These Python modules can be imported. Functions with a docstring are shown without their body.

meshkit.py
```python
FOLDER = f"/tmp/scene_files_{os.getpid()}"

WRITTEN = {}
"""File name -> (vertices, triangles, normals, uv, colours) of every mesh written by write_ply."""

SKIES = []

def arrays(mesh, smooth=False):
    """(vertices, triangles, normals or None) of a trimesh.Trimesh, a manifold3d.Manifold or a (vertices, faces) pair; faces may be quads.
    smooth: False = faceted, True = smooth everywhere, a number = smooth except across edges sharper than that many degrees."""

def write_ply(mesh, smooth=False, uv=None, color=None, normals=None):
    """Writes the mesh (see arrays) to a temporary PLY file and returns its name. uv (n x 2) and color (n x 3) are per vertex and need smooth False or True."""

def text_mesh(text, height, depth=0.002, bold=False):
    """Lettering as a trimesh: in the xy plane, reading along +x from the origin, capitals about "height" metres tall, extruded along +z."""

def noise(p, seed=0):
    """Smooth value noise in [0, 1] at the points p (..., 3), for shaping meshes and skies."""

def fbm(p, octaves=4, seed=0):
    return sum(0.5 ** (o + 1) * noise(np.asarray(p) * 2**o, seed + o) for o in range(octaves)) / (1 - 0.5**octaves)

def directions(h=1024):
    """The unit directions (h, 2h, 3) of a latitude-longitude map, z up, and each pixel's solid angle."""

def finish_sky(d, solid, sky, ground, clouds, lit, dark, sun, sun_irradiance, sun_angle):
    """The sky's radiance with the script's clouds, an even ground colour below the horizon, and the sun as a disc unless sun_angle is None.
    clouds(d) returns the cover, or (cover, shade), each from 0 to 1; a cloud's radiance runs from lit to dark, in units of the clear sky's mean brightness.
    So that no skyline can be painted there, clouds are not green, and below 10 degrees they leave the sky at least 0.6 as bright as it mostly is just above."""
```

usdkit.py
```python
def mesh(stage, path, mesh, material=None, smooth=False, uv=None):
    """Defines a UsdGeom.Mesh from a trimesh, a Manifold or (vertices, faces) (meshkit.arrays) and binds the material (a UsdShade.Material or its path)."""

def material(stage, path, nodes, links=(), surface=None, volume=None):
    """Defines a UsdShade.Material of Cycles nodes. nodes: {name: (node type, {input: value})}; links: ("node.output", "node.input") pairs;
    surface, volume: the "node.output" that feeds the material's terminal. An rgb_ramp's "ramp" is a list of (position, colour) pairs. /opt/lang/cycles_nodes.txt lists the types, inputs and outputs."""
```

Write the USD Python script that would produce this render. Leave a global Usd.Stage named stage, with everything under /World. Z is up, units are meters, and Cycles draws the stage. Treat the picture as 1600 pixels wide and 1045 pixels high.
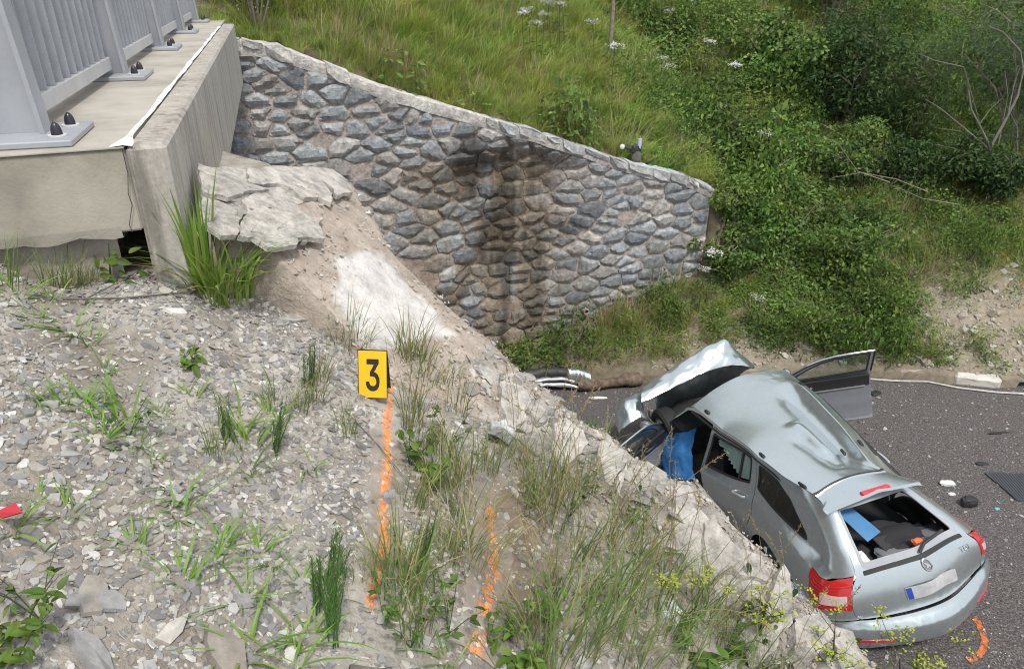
import math, numpy as np, trimesh, usdkit
from pxr import Usd, UsdGeom, UsdLux, UsdShade, Gf, Sdf, Vt
from scipy.spatial import Delaunay, Voronoi, cKDTree
from scipy.interpolate import PchipInterpolator, RBFInterpolator
from shapely.geometry import Polygon, Point, box as sbox, MultiPolygon
from shapely import contains_xy
import meshkit
from meshkit import fbm, noise

stage = Usd.Stage.CreateInMemory()
UsdGeom.SetStageUpAxis(stage, UsdGeom.Tokens.z)
UsdGeom.SetStageMetersPerUnit(stage, 1.0)
UsdGeom.Xform.Define(stage, '/World')
RNG = np.random.default_rng(7)

# ------------------------------------------------------------------ camera, sky, sun, exposure
EYE, PITCH, FPX = 5.4, 26.0, 1120.0
cam = UsdGeom.Camera.Define(stage, '/World/camera')
cam.CreateHorizontalApertureAttr(36.0)
cam.CreateVerticalApertureAttr(36.0 * 668 / 1024)
cam.CreateFocalLengthAttr(36.0 * FPX / 1600)
cam.CreateClippingRangeAttr(Gf.Vec2f(0.05, 500))
cam.CreateExposureAttr(0.28)
cam.AddTranslateOp().Set(Gf.Vec3d(0, 0, EYE))
cam.AddRotateXOp().Set(90 - PITCH)

SUN_EL, SUN_AZ = math.radians(60), math.radians(160)      # azimuth = atan2(x, y): high, behind the camera and a little to its right
usdkit.material(stage, '/World/Looks/overcast_sky', {
    's': ('sky_texture', {'sky_type': 'single_scattering', 'sun_disc': False, 'sun_elevation': SUN_EL, 'sun_rotation': SUN_AZ,
                          'aerosol_density': 3.0, 'air_density': 1.0, 'ozone_density': 1.0}),
    'tc': ('texture_coordinate', {}),
    'n': ('noise_texture', {'scale': 2.2, 'detail': 6.0, 'roughness': 0.6}),
    'r': ('rgb_ramp', {'ramp': [(0.0, (0.72,) * 3), (0.35, (0.80,) * 3), (0.65, (0.97,) * 3)]}),
    'm': ('mix_color', {'a': (0, 0, 0), 'b': (6.4, 6.6, 6.95), 'use_clamp': False}),
    'b': ('background_shader', {'strength': 0.13})},
    [('tc.generated', 'n.vector'), ('n.fac', 'r.fac'), ('r.color', 'm.fac'), ('s.color', 'm.a'), ('m.result', 'b.color')], surface='b.background')
dome = UsdLux.DomeLight.Define(stage, '/World/sky')
dome.GetPrim().SetCustomDataByKey('kind', 'structure')
UsdShade.MaterialBindingAPI.Apply(dome.GetPrim()).Bind(UsdShade.Material.Get(stage, '/World/Looks/overcast_sky'))
sun = UsdLux.DistantLight.Define(stage, '/World/sun')
sun.CreateNormalizeAttr(True); sun.CreateIntensityAttr(0.7); sun.CreateAngleAttr(10.0); sun.CreateColorAttr(Gf.Vec3f(1.0, 0.96, 0.9))
sun.AddRotateZOp().Set(-math.degrees(SUN_AZ)); sun.AddRotateXOp().Set(-(90 - math.degrees(SUN_EL)))

# ------------------------------------------------------------------ helpers: pixels of the photograph -> points of the place
CP, SP = math.cos(math.radians(PITCH)), math.sin(math.radians(PITCH))
O = np.array([0, 0, EYE])
def ray(px, py):
    u, v = (px - 800) / FPX, (522.5 - py) / FPX
    return np.array([u, CP + v * SP, v * CP - SP])
def onp(px, py, n, c):
    d = ray(px, py); n = np.asarray(n, float)
    return O + d * (c - n @ O) / (n @ d)
def at_z(px, py, z): return onp(px, py, (0, 0, 1), z)
SLN = np.array([.5, .03, 1.0])
def on_slope(px, py, off=0.0): return onp(px, py, SLN, 3.8 + off)
def on_road(px, py, off=0.0): return onp(px, py, (-.06, .02, 1), -.1138 + off)
def road_z(x, y): return -.1138 + .06 * x - .02 * y
def project(p):
    p = np.atleast_2d(p) - O
    z = p[:, 1] * CP - p[:, 2] * SP
    return np.stack([800 + FPX * p[:, 0] / z, 522.5 - FPX * (p[:, 1] * SP + p[:, 2] * CP) / z], 1)
def lerp(a, b, t): return np.asarray(a) + (np.asarray(b) - np.asarray(a)) * t
def sstep(a, b, x):
    t = np.clip((x - a) / (b - a), 0, 1); return t * t * (3 - 2 * t)

# ------------------------------------------------------------------ helpers: prims
_used = {}
def pname(parent, name):
    k = f'{parent}/{name}'; n = _used.get(k, 0); _used[k] = n + 1
    return k if n == 0 else f'{k}_{n:03d}'
def path_of(p): return str(p) if isinstance(p, str) else str(p.GetPath())
def tag(p, label=None, cat=None, group=None, kind=None):
    p = p if isinstance(p, Usd.Prim) else (p.GetPrim() if hasattr(p, 'GetPrim') else stage.GetPrimAtPath(p))
    for k, v in (('label', label), ('category', cat), ('group', group), ('kind', kind)):
        if v: p.SetCustomDataByKey(k, v)
    return p
def obj(name, mesh, mat, parent='/World', smooth=False, cd=None, label=None, kind=None):
    path = pname(path_of(parent), name)
    if cd is not None and smooth and smooth is not True:      # smoothing by angle splits vertices: carry the colours along
        v0 = np.asarray(mesh[0]); mesh = trimesh.graph.smooth_shade(trimesh.Trimesh(*mesh, process=False), angle=np.radians(smooth), facet_minarea=None)
        cd = np.asarray(cd)[cKDTree(v0).query(mesh.vertices)[1]]; smooth = True
    m = usdkit.mesh(stage, path, mesh, MATS[mat] if isinstance(mat, str) else mat, smooth=smooth)
    if cd is not None:
        UsdGeom.PrimvarsAPI(m).CreatePrimvar('Cd', Sdf.ValueTypeNames.Color3fArray, 'vertex').Set(Vt.Vec3fArray.FromNumpy(np.asarray(cd, np.float32)))
    tag(m, label=label, kind=kind)
    return m.GetPrim()
def thing(name, label, cat, loc=(0, 0, 0), rz=0.0, group=None, scale=None, kind=None):
    x = UsdGeom.Xform.Define(stage, pname('/World', name))
    if any(loc) or rz or scale:
        x.AddTranslateOp().Set(Gf.Vec3d(*map(float, loc))); x.AddRotateZOp().Set(float(rz))
        if scale: x.AddScaleOp().Set(Gf.Vec3f(*(scale if np.ndim(scale) else (scale,) * 3)))
    tag(x, label, cat, group, kind)
    return x.GetPrim()
def copy_of(proto, loc, rz, label=None, group=None, scale=None, tilt=None):
    x = UsdGeom.Xform.Define(stage, pname('/World', proto.GetName().rstrip('0123456789').rstrip('_') if proto.GetName()[-3:].isdigit() else proto.GetName()))
    p = x.GetPrim(); was = proto.GetCustomData()
    place(x, loc, rz, scale, tilt)
    tag(p, label or was.get('label'), was.get('category'), group or was.get('group'))
    p.GetReferences().AddInternalReference(proto.GetPath()); p.SetInstanceable(True)
    return p
def place(x, loc, rz, scale=None, tilt=None):
    x = UsdGeom.Xformable(x); x.ClearXformOpOrder()
    m = Gf.Matrix4d().SetScale(Gf.Vec3d(*(scale if np.ndim(scale) else (scale or 1.0,) * 3)))
    m = m * Gf.Matrix4d().SetRotate(Gf.Rotation(Gf.Vec3d(0, 0, 1), float(rz)))
    if tilt is not None:
        m = m * Gf.Matrix4d().SetRotate(Gf.Rotation(Gf.Vec3d(0, 0, 1), Gf.Vec3d(*map(float, tilt))))
    m = m * Gf.Matrix4d().SetTranslate(Gf.Vec3d(*map(float, loc)))
    a = x.GetPrim().GetAttribute('xformOp:transform')
    x.MakeMatrixXform().Set(m)

class MB:
    """collects geometry (with colours) for one mesh"""
    def __init__(s): s.v, s.f, s.c, s.n = [], [], [], 0
    def add(s, v, f, c=None):
        v = np.asarray(v, float); f = np.asarray(f, int)
        if f.shape[1] == 4: f = np.vstack([f[:, [0, 1, 2]], f[:, [0, 2, 3]]])
        s.v.append(v); s.f.append(f + s.n); s.n += len(v)
        s.c.append(np.broadcast_to(np.asarray(c if c is not None else (1, 1, 1), float), (len(v), 3)))
        return s
    def mesh(s): return np.vstack(s.v), np.vstack(s.f)
    def cd(s): return np.vstack(s.c)
    def box(s, p0, p1, c=None, bev=0.0):
        p0, p1 = np.asarray(p0, float), np.asarray(p1, float)
        m = bevel_box(p1 - p0, bev) if bev else trimesh.creation.box(p1 - p0)
        return s.add(m.vertices + (p0 + p1) / 2, m.faces, c)
    def tube(s, pts, r, n=6, c=None, cap=True):
        v, f = tube(pts, r, n, cap); return s.add(v, f, c)
    def tri(s, m, c=None): return s.add(m.vertices, m.faces, c)
def bevel_box(size, b):
    s = np.asarray(size) / 2; pts = []
    for k in range(3):
        q = s - b; q[k] = s[k]
        for a in (-1, 1):
            for c in (-1, 1):
                for d in (-1, 1): pts.append(q * [a, c, d])
    return trimesh.convex.convex_hull(np.array(pts))
def tube(pts, r, n=6, cap=True):
    pts = np.asarray(pts, float); r = np.broadcast_to(np.asarray(r, float), (len(pts),))
    t = np.gradient(pts, axis=0); t /= np.linalg.norm(t, axis=1, keepdims=True) + 1e-12
    ref = np.array([0, 0, 1.0]) if abs(t[:, 2]).mean() < .8 else np.array([1.0, 0, 0])
    a = np.cross(t, ref); a /= np.linalg.norm(a, axis=1, keepdims=True) + 1e-12
    b = np.cross(t, a); th = np.linspace(0, 2 * np.pi, n, endpoint=False)
    v = (pts[:, None] + r[:, None, None] * (a[:, None] * np.cos(th)[None, :, None] + b[:, None] * np.sin(th)[None, :, None])).reshape(-1, 3)
    f = []
    for i in range(len(pts) - 1):
        for j in range(n):
            k = (j + 1) % n; f += [[i * n + j, i * n + k, (i + 1) * n + k], [i * n + j, (i + 1) * n + k, (i + 1) * n + j]]
    if cap:
        for j in range(1, n - 1): f += [[0, j + 1, j], [(len(pts) - 1) * n, (len(pts) - 1) * n + j, (len(pts) - 1) * n + j + 1]]
    return v, np.array(f)
def grid_faces(nu, nv):
    i, j = np.meshgrid(np.arange(nu - 1), np.arange(nv - 1), indexing='ij'); a = (i * nv + j).ravel()
    return np.stack([a, a + nv, a + nv + 1, a + 1], 1)
def quads(f): f = np.asarray(f); return np.vstack([f[:, [0, 1, 2]], f[:, [0, 2, 3]]])
def prism(poly, z0, z1, bev=0.0):
    m = trimesh.creation.extrude_polygon(poly, z1 - z0, engine='earcut'); m.apply_translation([0, 0, z0]); return m
def frame_map(v, o, ex, ey, ez): return np.asarray(o) + v[:, :1] * np.asarray(ex) + v[:, 1:2] * np.asarray(ey) + v[:, 2:3] * np.asarray(ez)
def fill(poly, h):
    """triangulates a polygon (holes allowed) with inner points about h apart; clean outline"""
    poly = poly.buffer(0)
    segs = []
    for ring in [poly.exterior, *poly.interiors]:
        L = ring.length; n = max(6, int(round(L / h))); cs = np.array(ring.coords)
        d = np.r_[0, np.cumsum(np.linalg.norm(np.diff(cs, axis=0), axis=1))]
        t = np.unique(np.r_[np.linspace(0, L, n + 1), d])[:-1]
        t = t[np.r_[True, np.diff(t) > h * .08]]
        segs.append(np.stack([np.interp(t, d, cs[:, 0]), np.interp(t, d, cs[:, 1])], 1))
    b = np.vstack(segs); x0, y0, x1, y1 = poly.bounds
    gx, gy = np.meshgrid(np.arange(x0 + h / 2, x1, h), np.arange(y0 + h / 2, y1, h)); g = np.stack([gx.ravel(), gy.ravel()], 1)
    inner = poly.buffer(-h * .45)
    if not inner.is_empty: g = g[contains_xy(inner, g[:, 0], g[:, 1])]
    else: g = g[:0]
    p = np.vstack([b, g]); t = Delaunay(p).simplices
    c = p[t].mean(1); t = t[contains_xy(poly, c[:, 0], c[:, 1])]
    a = p[t]; area = np.cross(a[:, 1] - a[:, 0], a[:, 2] - a[:, 0]); t = t[np.abs(area) > 1e-9]; area = area[np.abs(area) > 1e-9]
    t[area < 0] = t[area < 0][:, ::-1]
    rings, k = [], 0
    for s_ in segs: rings.append(np.arange(k, k + len(s_))); k += len(s_)
    return p, t, rings

# ------------------------------------------------------------------ materials
MATS = {}
def M(name, nodes, links, surface='p.BSDF'):
    MATS[name] = usdkit.material(stage, f'/World/Looks/{name}', nodes, links, surface=surface); return name
def rough(name, a, b, scale=8.0, rgh=.85, bump=.3, bscale=40.0, c=None, dist=.02, spec=.3, island=0.0, detail=6.0, metallic=0.0):
    """noise between two (three) colours with fine relief"""
    ramp = [(.34, a), (.66, b)] if c is None else [(.33, a), (.5, b), (.69, c)]
    n = {'g': ('geometry', {}), 'n': ('noise_texture', {'scale': scale, 'detail': detail, 'roughness': .62}), 'r': ('rgb_ramp', {'ramp': ramp}),
         'n2': ('noise_texture', {'scale': bscale, 'detail': 5.0, 'roughness': .6}), 'b': ('bump', {'strength': bump, 'distance': dist}),
         'p': ('principled_bsdf', {'roughness': rgh, 'specular_ior_level': spec, 'metallic': metallic})}
    l = [('g.position', 'n.vector'), ('g.position', 'n2.vector'), ('n.fac', 'r.fac'), ('n2.fac', 'b.height'), ('b.normal', 'p.normal')]
    if island:
        n['oi'] = ('object_info', {}); n['h'] = ('hsv', {}); n['mr'] = ('map_range', {'from_min': 0., 'from_max': 1., 'to_min': 1 - island, 'to_max': 1 + island})
        l += [('oi.random', 'mr.value'), ('mr.result', 'h.value'), ('r.color', 'h.color'), ('h.color', 'p.base_color')]
    else: l += [('r.color', 'p.base_color')]
    return M(name, n, l)
def painted(name, rgh=.9, bump=.4, bscale=60.0, nscale=9.0, lo=.72, hi=1.25, spec=.25, dist=.02, trans=0.0):
    """colour from the mesh's Cd, varied by noise"""
    n = {'a': ('attribute', {'attribute': 'Cd'}), 'g': ('geometry', {}), 'n': ('noise_texture', {'scale': nscale, 'detail': 10.0, 'roughness': .76}),
         'mr': ('map_range', {'from_min': .34, 'from_max': .66, 'to_min': lo, 'to_max': hi}), 'h': ('hsv', {}),
         'n2': ('noise_texture', {'scale': bscale, 'detail': 5.0, 'roughness': .6}), 'b': ('bump', {'strength': bump, 'distance': dist}),
         'p': ('principled_bsdf', {'roughness': rgh, 'specular_ior_level': spec})}
    l = [('g.position', 'n.vector'), ('g.position', 'n2.vector'), ('n.fac', 'mr.value'), ('mr.result', 'h.value'), ('a.color', 'h.color'), ('h.color', 'p.base_color'),
         ('n2.fac', 'b.height'), ('b.normal', 'p.normal')]
    return M(name, n, l)
def plain(name, col, rgh=.5, metallic=0.0, spec=.5, coat=0.0, var=.06):
    n = {'g': ('geometry', {}), 'n': ('noise_texture', {'scale': 14.0, 'detail': 4.0}), 'mr': ('map_range', {'from_min': .3, 'from_max': .7, 'to_min': 1 - var, 'to_max': 1 + var}),
         'h': ('hsv', {'color': col}), 'mr2': ('map_range', {'from_min': .3, 'from_max': .7, 'to_min': max(0., rgh - .08), 'to_max': min(1., rgh + .08)}),
         'p': ('principled_bsdf', {'metallic': metallic, 'specular_ior_level': spec, 'coat_weight': coat, 'coat_roughness': .08})}
    return M(name, n, [('g.position', 'n.vector'), ('n.fac', 'mr.value'), ('mr.result', 'h.value'), ('h.color', 'p.base_color'), ('n.fac', 'mr2.value'), ('mr2.result', 'p.roughness')])
def foliage(name, tint=(1, 1, 1), trans=.35, rgh=.55, var=.25, hue=.02, species=.0):
    """leaf colour from Cd, varied from plant to plant, some light passing through"""
    n = {'a': ('attribute', {'attribute': 'Cd'}), 'oi': ('object_info', {}), 'g': ('geometry', {}), 'mr': ('map_range', {'to_min': 1 - var, 'to_max': 1 + var}),
         'nz': ('noise_texture', {'scale': 1.1, 'detail': 3.0}), 'mh': ('map_range', {'from_min': .3, 'from_max': .7, 'to_min': .5 - hue, 'to_max': .5 + hue}),
         'h': ('hsv', {}), 'm': ('mix_color', {'blend_type': 'multiply', 'fac': 1.0, 'b': tint}), 'nv': ('noise_texture', {'scale': .9, 'detail': 4.0, 'roughness': .6}), 'mv': ('map_range', {'from_min': .32, 'from_max': .68, 'to_min': 1 - species, 'to_max': 1 + species * .7}), 'mm': ('math', {'math_type': 'multiply'}),
         'p': ('principled_bsdf', {'roughness': rgh, 'specular_ior_level': .35}), 't': ('translucent_bsdf', {}), 'x': ('mix_closure', {'fac': trans})}
    l = [('a.color', 'm.a'), ('m.result', 'h.color'), ('g.random_per_island', 'mr.value'), ('g.position', 'nv.vector'), ('nv.fac', 'mv.value'), ('mr.result', 'mm.value1'), ('mv.result', 'mm.value2'), ('mm.value', 'h.value'), ('g.position', 'nz.vector'), ('nz.fac', 'mh.value'), ('mh.result', 'h.hue'),
         ('h.color', 'p.base_color'), ('h.color', 't.color'), ('p.BSDF', 'x.closure1'), ('t.BSDF', 'x.closure2')]
    return M(name, n, l, 'x.closure')
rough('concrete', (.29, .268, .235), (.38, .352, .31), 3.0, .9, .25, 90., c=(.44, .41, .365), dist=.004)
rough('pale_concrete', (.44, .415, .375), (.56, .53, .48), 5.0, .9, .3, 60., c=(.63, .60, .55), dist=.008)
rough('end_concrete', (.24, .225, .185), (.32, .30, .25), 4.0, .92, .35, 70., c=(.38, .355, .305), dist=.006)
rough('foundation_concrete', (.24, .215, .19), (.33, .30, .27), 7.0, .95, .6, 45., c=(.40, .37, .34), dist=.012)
rough('sealant', (.50, .49, .47), (.78, .78, .79), 30., .7, .3, 120.)
rough('asphalt', (.042, .038, .039), (.10, .09, .088), 60., .93, .9, 160., c=(.24, .22, .21), dist=.012)
rough('mortar', (.30, .265, .24), (.40, .355, .325), 7., .95, .5, 55., c=(.47, .43, .40), dist=.012)
painted('painted_stone', .82, .7, 38., 13., .52, 1.55, .3, .025)
painted('painted_soil', .95, .6, 60., 9., .7, 1.25, .15, .02)
painted('painted_shale', .8, .35, 70., 14., .75, 1.28, .3, .006)
rough('galvanised', (.27, .285, .31), (.33, .345, .37), 5., .5, .05, 40., spec=.5)
rough('galvanised_light', (.42, .42, .43), (.50, .50, .51), 5., .5, .05, 40., spec=.5)
M('panel_concrete', {'g': ('geometry', {}), 'mp': ('mapping', {'scale': (9., 9., .8)}), 'n': ('noise_texture', {'scale': 1.4, 'detail': 8., 'roughness': .7}), 'r': ('rgb_ramp', {'ramp': [(.34, (.20, .185, .16)), (.48, (.35, .325, .29)), (.68, (.43, .405, .365))]}),
  'f': ('noise_texture', {'scale': 45., 'detail': 8., 'roughness': .75}), 'mr': ('map_range', {'from_min': .3, 'from_max': .7, 'to_min': .75, 'to_max': 1.2}), 'h': ('hsv', {}), 'b': ('bump', {'strength': .35, 'distance': .004}), 'p': ('principled_bsdf', {'roughness': .9, 'specular_ior_level': .3})},
  [('g.position', 'mp.vector'), ('mp.vector', 'n.vector'), ('g.position', 'f.vector'), ('n.fac', 'r.fac'), ('f.fac', 'mr.value'), ('mr.result', 'h.value'), ('r.color', 'h.color'), ('h.color', 'p.base_color'), ('f.fac', 'b.height'), ('b.normal', 'p.normal')])
plain('nut_cap', (.022, .02, .03), .35)
plain('washer', (.55, .55, .55), .5)
plain('black_plastic', (.02, .02, .022), .5)
foliage('leaf', species=.42, var=.32)
foliage('blade', trans=.3, rgh=.5, species=.18)

# ------------------------------------------------------------------ terrain functions
R0, RD, RM = np.array([-.85, 3.8]), np.array([.751, -.660]), np.array([-.660, -.751])     # line of the near wall's top, and the way back from it
WA, WD = np.array([-3.25, 9.25]), np.array([.947, .3203]); WD = WD / np.linalg.norm(WD); WN = np.array([-WD[1], WD[0]])   # far wall line, and its back
WL = 6.83
wall_top = PchipInterpolator([-3, 0, .75, 1.35, 2.0, 3.05, 4.2, 5.5, 6.3, 6.8, 9, 20], [4.9, 4.80, 4.60, 4.33, 4.10, 3.75, 3.37, 2.90, 2.69, 2.47, 2.0, 1.2])
def slope_z(x, y):
    p = np.stack([x, y, 0 * x], -1)
    z = 3.8 - .5 * x - .03 * y + .10 * (fbm(p * 1.3, 4, 3) - .5) + .05 * (fbm(p * 6, 3, 5) - .5)
    rut = np.exp(-((x - (.02 - .1 * (y - 1.4))) / .10) ** 2) * sstep(.6, 1.3, y) * (1 - sstep(2.0, 2.4, y))     # the gouge beside the second paint line
    z = z - .07 * rut
    back = sstep(2.3, 2.55, y + .19 * x + .45) * sstep(-1.15, -1.3, x)
    return np.where(back > 0, np.minimum(z, lerp(z, 4.42, back)), z)
def kerb_y(x): return np.interp(x, [-8, .7, 2.0, 3.8, 5.8, 6.5, 7.4, 14], [10.3, 9.80, 9.80, 9.72, 9.5, 9.25, 9.02, 7.6])
def bank_z(x, y):
    dk = y - kerb_y(x)
    p = np.stack([x, y, 0 * x], -1)
    steep = .62 - .10 * sstep(5.5, 7.5, x)
    return road_z(x, y) + .10 + np.where(dk > 0, steep * dk + .06 * np.minimum(dk, 1), 0) + .22 * (fbm(p * .9, 4, 11) - .5) * sstep(.1, 1., dk)
def hill_z(x, y):
    s = (x - WA[0]) * WD[0] + (y - WA[1]) * WD[1]; d = (x - WA[0]) * WN[0] + (y - WA[1]) * WN[1]
    p = np.stack([x, y, 0 * x], -1)
    h = wall_top(np.clip(s, -3, 20)) - .03 + .55 * np.maximum(d - .35, 0) + .25 * (fbm(p * .6, 4, 21) - .5) * sstep(.4, 1.5, d)
    b = bank_z(x, y)
    right = np.minimum(h, b)
    behind = lerp(h, right, sstep(WL + .05, WL + 1.8, s))
    return np.where(d > .25, np.where(s < WL, h, behind), np.where(s < WL, b, lerp(b, behind, sstep(-.3, .25, d))))
def hill_n(x, y):
    e = .05; gx = (hill_z(x + e, y) - hill_z(x - e, y)) / (2 * e); gy = (hill_z(x, y + e) - hill_z(x, y - e)) / (2 * e)
    n = np.stack([-gx, -gy, np.ones_like(gx)], -1); return n / np.linalg.norm(n, axis=-1, keepdims=True)
def sd_of(x, y): return (x - WA[0]) * WD[0] + (y - WA[1]) * WD[1], (x - WA[0]) * WN[0] + (y - WA[1]) * WN[1]

# road: one sheet, rough asphalt, under the bridge and away to the right; a wide base beyond it to the horizon
gx, gy = np.meshgrid(np.linspace(-12, 16, 190), np.linspace(.2, 10.6, 90), indexing='ij')
gz = road_z(gx, gy) + .03 * (fbm(np.stack([gx, gy, 0 * gx], -1) * 1.5, 3, 2) - .5)
tag(obj('road', (np.stack([gx, gy, gz], -1).reshape(-1, 3), grid_faces(*gx.shape)), 'asphalt', smooth=True), 'dark coarse asphalt of the narrow road below the walls', kind='structure')
# hillside and bank beyond the road
xs, ys = np.meshgrid(np.r_[np.linspace(-40, -6, 30), np.linspace(-5.8, 13, 190), np.linspace(13.4, 60, 40)], np.r_[np.linspace(9.0, 16, 150), np.linspace(16.2, 70, 70)], indexing='ij')
zs = hill_z(xs, ys); zs = np.where(ys < kerb_y(xs) - .05, road_z(xs, ys) - .25, zs)
zs = np.minimum(zs, 16 + .1 * ys)
soil = np.array([.20, .165, .115]); gravel = np.array([.27, .235, .18])
def bare_at(x, y): return .97 * np.exp(-np.maximum((np.abs(x - 7.9) / 1.5) ** 3 + (np.abs(y - 9.9) / .95) ** 3, 0)) + .8 * np.exp(-((x - 3.3) / 1.3) ** 2 - ((y - 9.95) / .28) ** 2)
bare = sstep(.45, .6, fbm(np.stack([xs, ys, 0 * xs], -1) * .8, 4, 31)) * .4 + bare_at(xs, ys)
bare = np.clip(bare, 0, 1)[..., None]
rust = np.exp(-((xs - 8.2) / .35) ** 2 - ((ys - 10.4) / 1.3) ** 2)[..., None] * sstep(.4, .55, fbm(np.stack([xs, ys, 0 * xs], -1) * 4, 3, 77))[..., None]
cd = lerp(lerp(soil * .75, gravel, bare), np.array([.30, .14, .03]), np.clip(rust, 0, .8))
tag(obj('hillside', (np.stack([xs, ys, zs], -1).reshape(-1, 3), grid_faces(*xs.shape)), 'painted_soil', smooth=True, cd=cd.reshape(-1, 3)), 'steep overgrown hillside and bank beyond the road', kind='structure')

# near slope of broken shale
a_, b_ = np.meshgrid(np.linspace(-5.2, 7, 240), np.r_[np.linspace(-.02, 4.2, 130), np.linspace(4.3, 14, 30)], indexing='ij')
px_, py_ = R0[0] + RD[0] * a_ + RM[0] * b_, R0[1] + RD[1] * a_ + RM[1] * b_
sz = slope_z(px_, py_)
nn = fbm(np.stack([px_, py_, 0 * px_], -1) * 3, 4, 41)[..., None]
scd = lerp(np.array([.25, .22, .185]), np.array([.36, .335, .30]), sstep(.35, .65, nn))
dirt = np.exp(-((px_ - .02) / .12) ** 2 - ((py_ - 1.9) / .45) ** 2)[..., None]
scd = lerp(scd, np.array([.20, .155, .12]), np.clip(dirt, 0, 1))
SLOPE = obj('slope', (np.stack([px_, py_, sz], -1).reshape(-1, 3), grid_faces(*a_.shape)), 'painted_soil', smooth=True, cd=scd.reshape(-1, 3))
tag(SLOPE, 'embankment slope of broken grey shale beside the wall top', kind='structure')

# ------------------------------------------------------------------ bridge
F0 = np.array([-1.21, 2.54, 4.90]); FE = np.array([-3.24, 9.10, 4.99]); FLEN = np.linalg.norm(FE - F0)
BK = (FE - F0) / FLEN; BL = np.array([-.955, -.2955, 0]); BL /= np.linalg.norm(BL); BZ = np.array([0, 0, 1.0])   # along the edge, to the left, up
def bp(k, l, z): return F0 + BK * k + BL * l + BZ * z
def bmap(m): return frame_map(np.asarray(m.vertices), F0, BK, BL, BZ), m.faces
bridge = thing('bridge', 'pale concrete road bridge end above the stone walls', 'bridge')
def slanted(k0, k1, l0, l1, z0, z1, bev=.012, ends=(0, 0)):
    m = bevel_box(np.array([k1 - k0, l1 - l0, z1 - z0]), bev); v = m.vertices + [(k0 + k1) / 2, (l0 + l1) / 2, (z0 + z1) / 2]
    return m, v
def bbox(name, k0, k1, l0, l1, z0, z1, mat, bev=.01, parent=None, skew=0.0):
    m, v = slanted(k0, k1, l0, l1, z0, z1, bev)
    v[:, 0] += np.where(v[:, 0] < (k0 + k1) / 2, skew * v[:, 1], 0)
    return obj(name, (frame_map(v, F0, BK, BL, BZ), m.faces), mat, parent or bridge)
SK = -.10
for k0, k1 in ((0, 1.21), (1.217, 2.92), (2.927, FLEN)):                       # precast edge panels with open joints between them
    bbox('edge_panel', k0, k1, 0, .130, -.66, 0, 'panel_concrete', .014, skew=SK if k0 == 0 else 0)
bbox('deck_slab', .012, FLEN + 3, .1318, 2.6, -.30, -.006, 'end_concrete', .008, skew=SK)
bbox('walkway_surface', .004, FLEN + 3, .1318, 1.35, -.0055, .0005, 'concrete', .001, skew=SK)
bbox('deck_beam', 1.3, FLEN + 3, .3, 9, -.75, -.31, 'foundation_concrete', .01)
bbox('road_deck', -.2, FLEN + 6, 2.61, 9, -.55, -.12, 'asphalt', .01)
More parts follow.
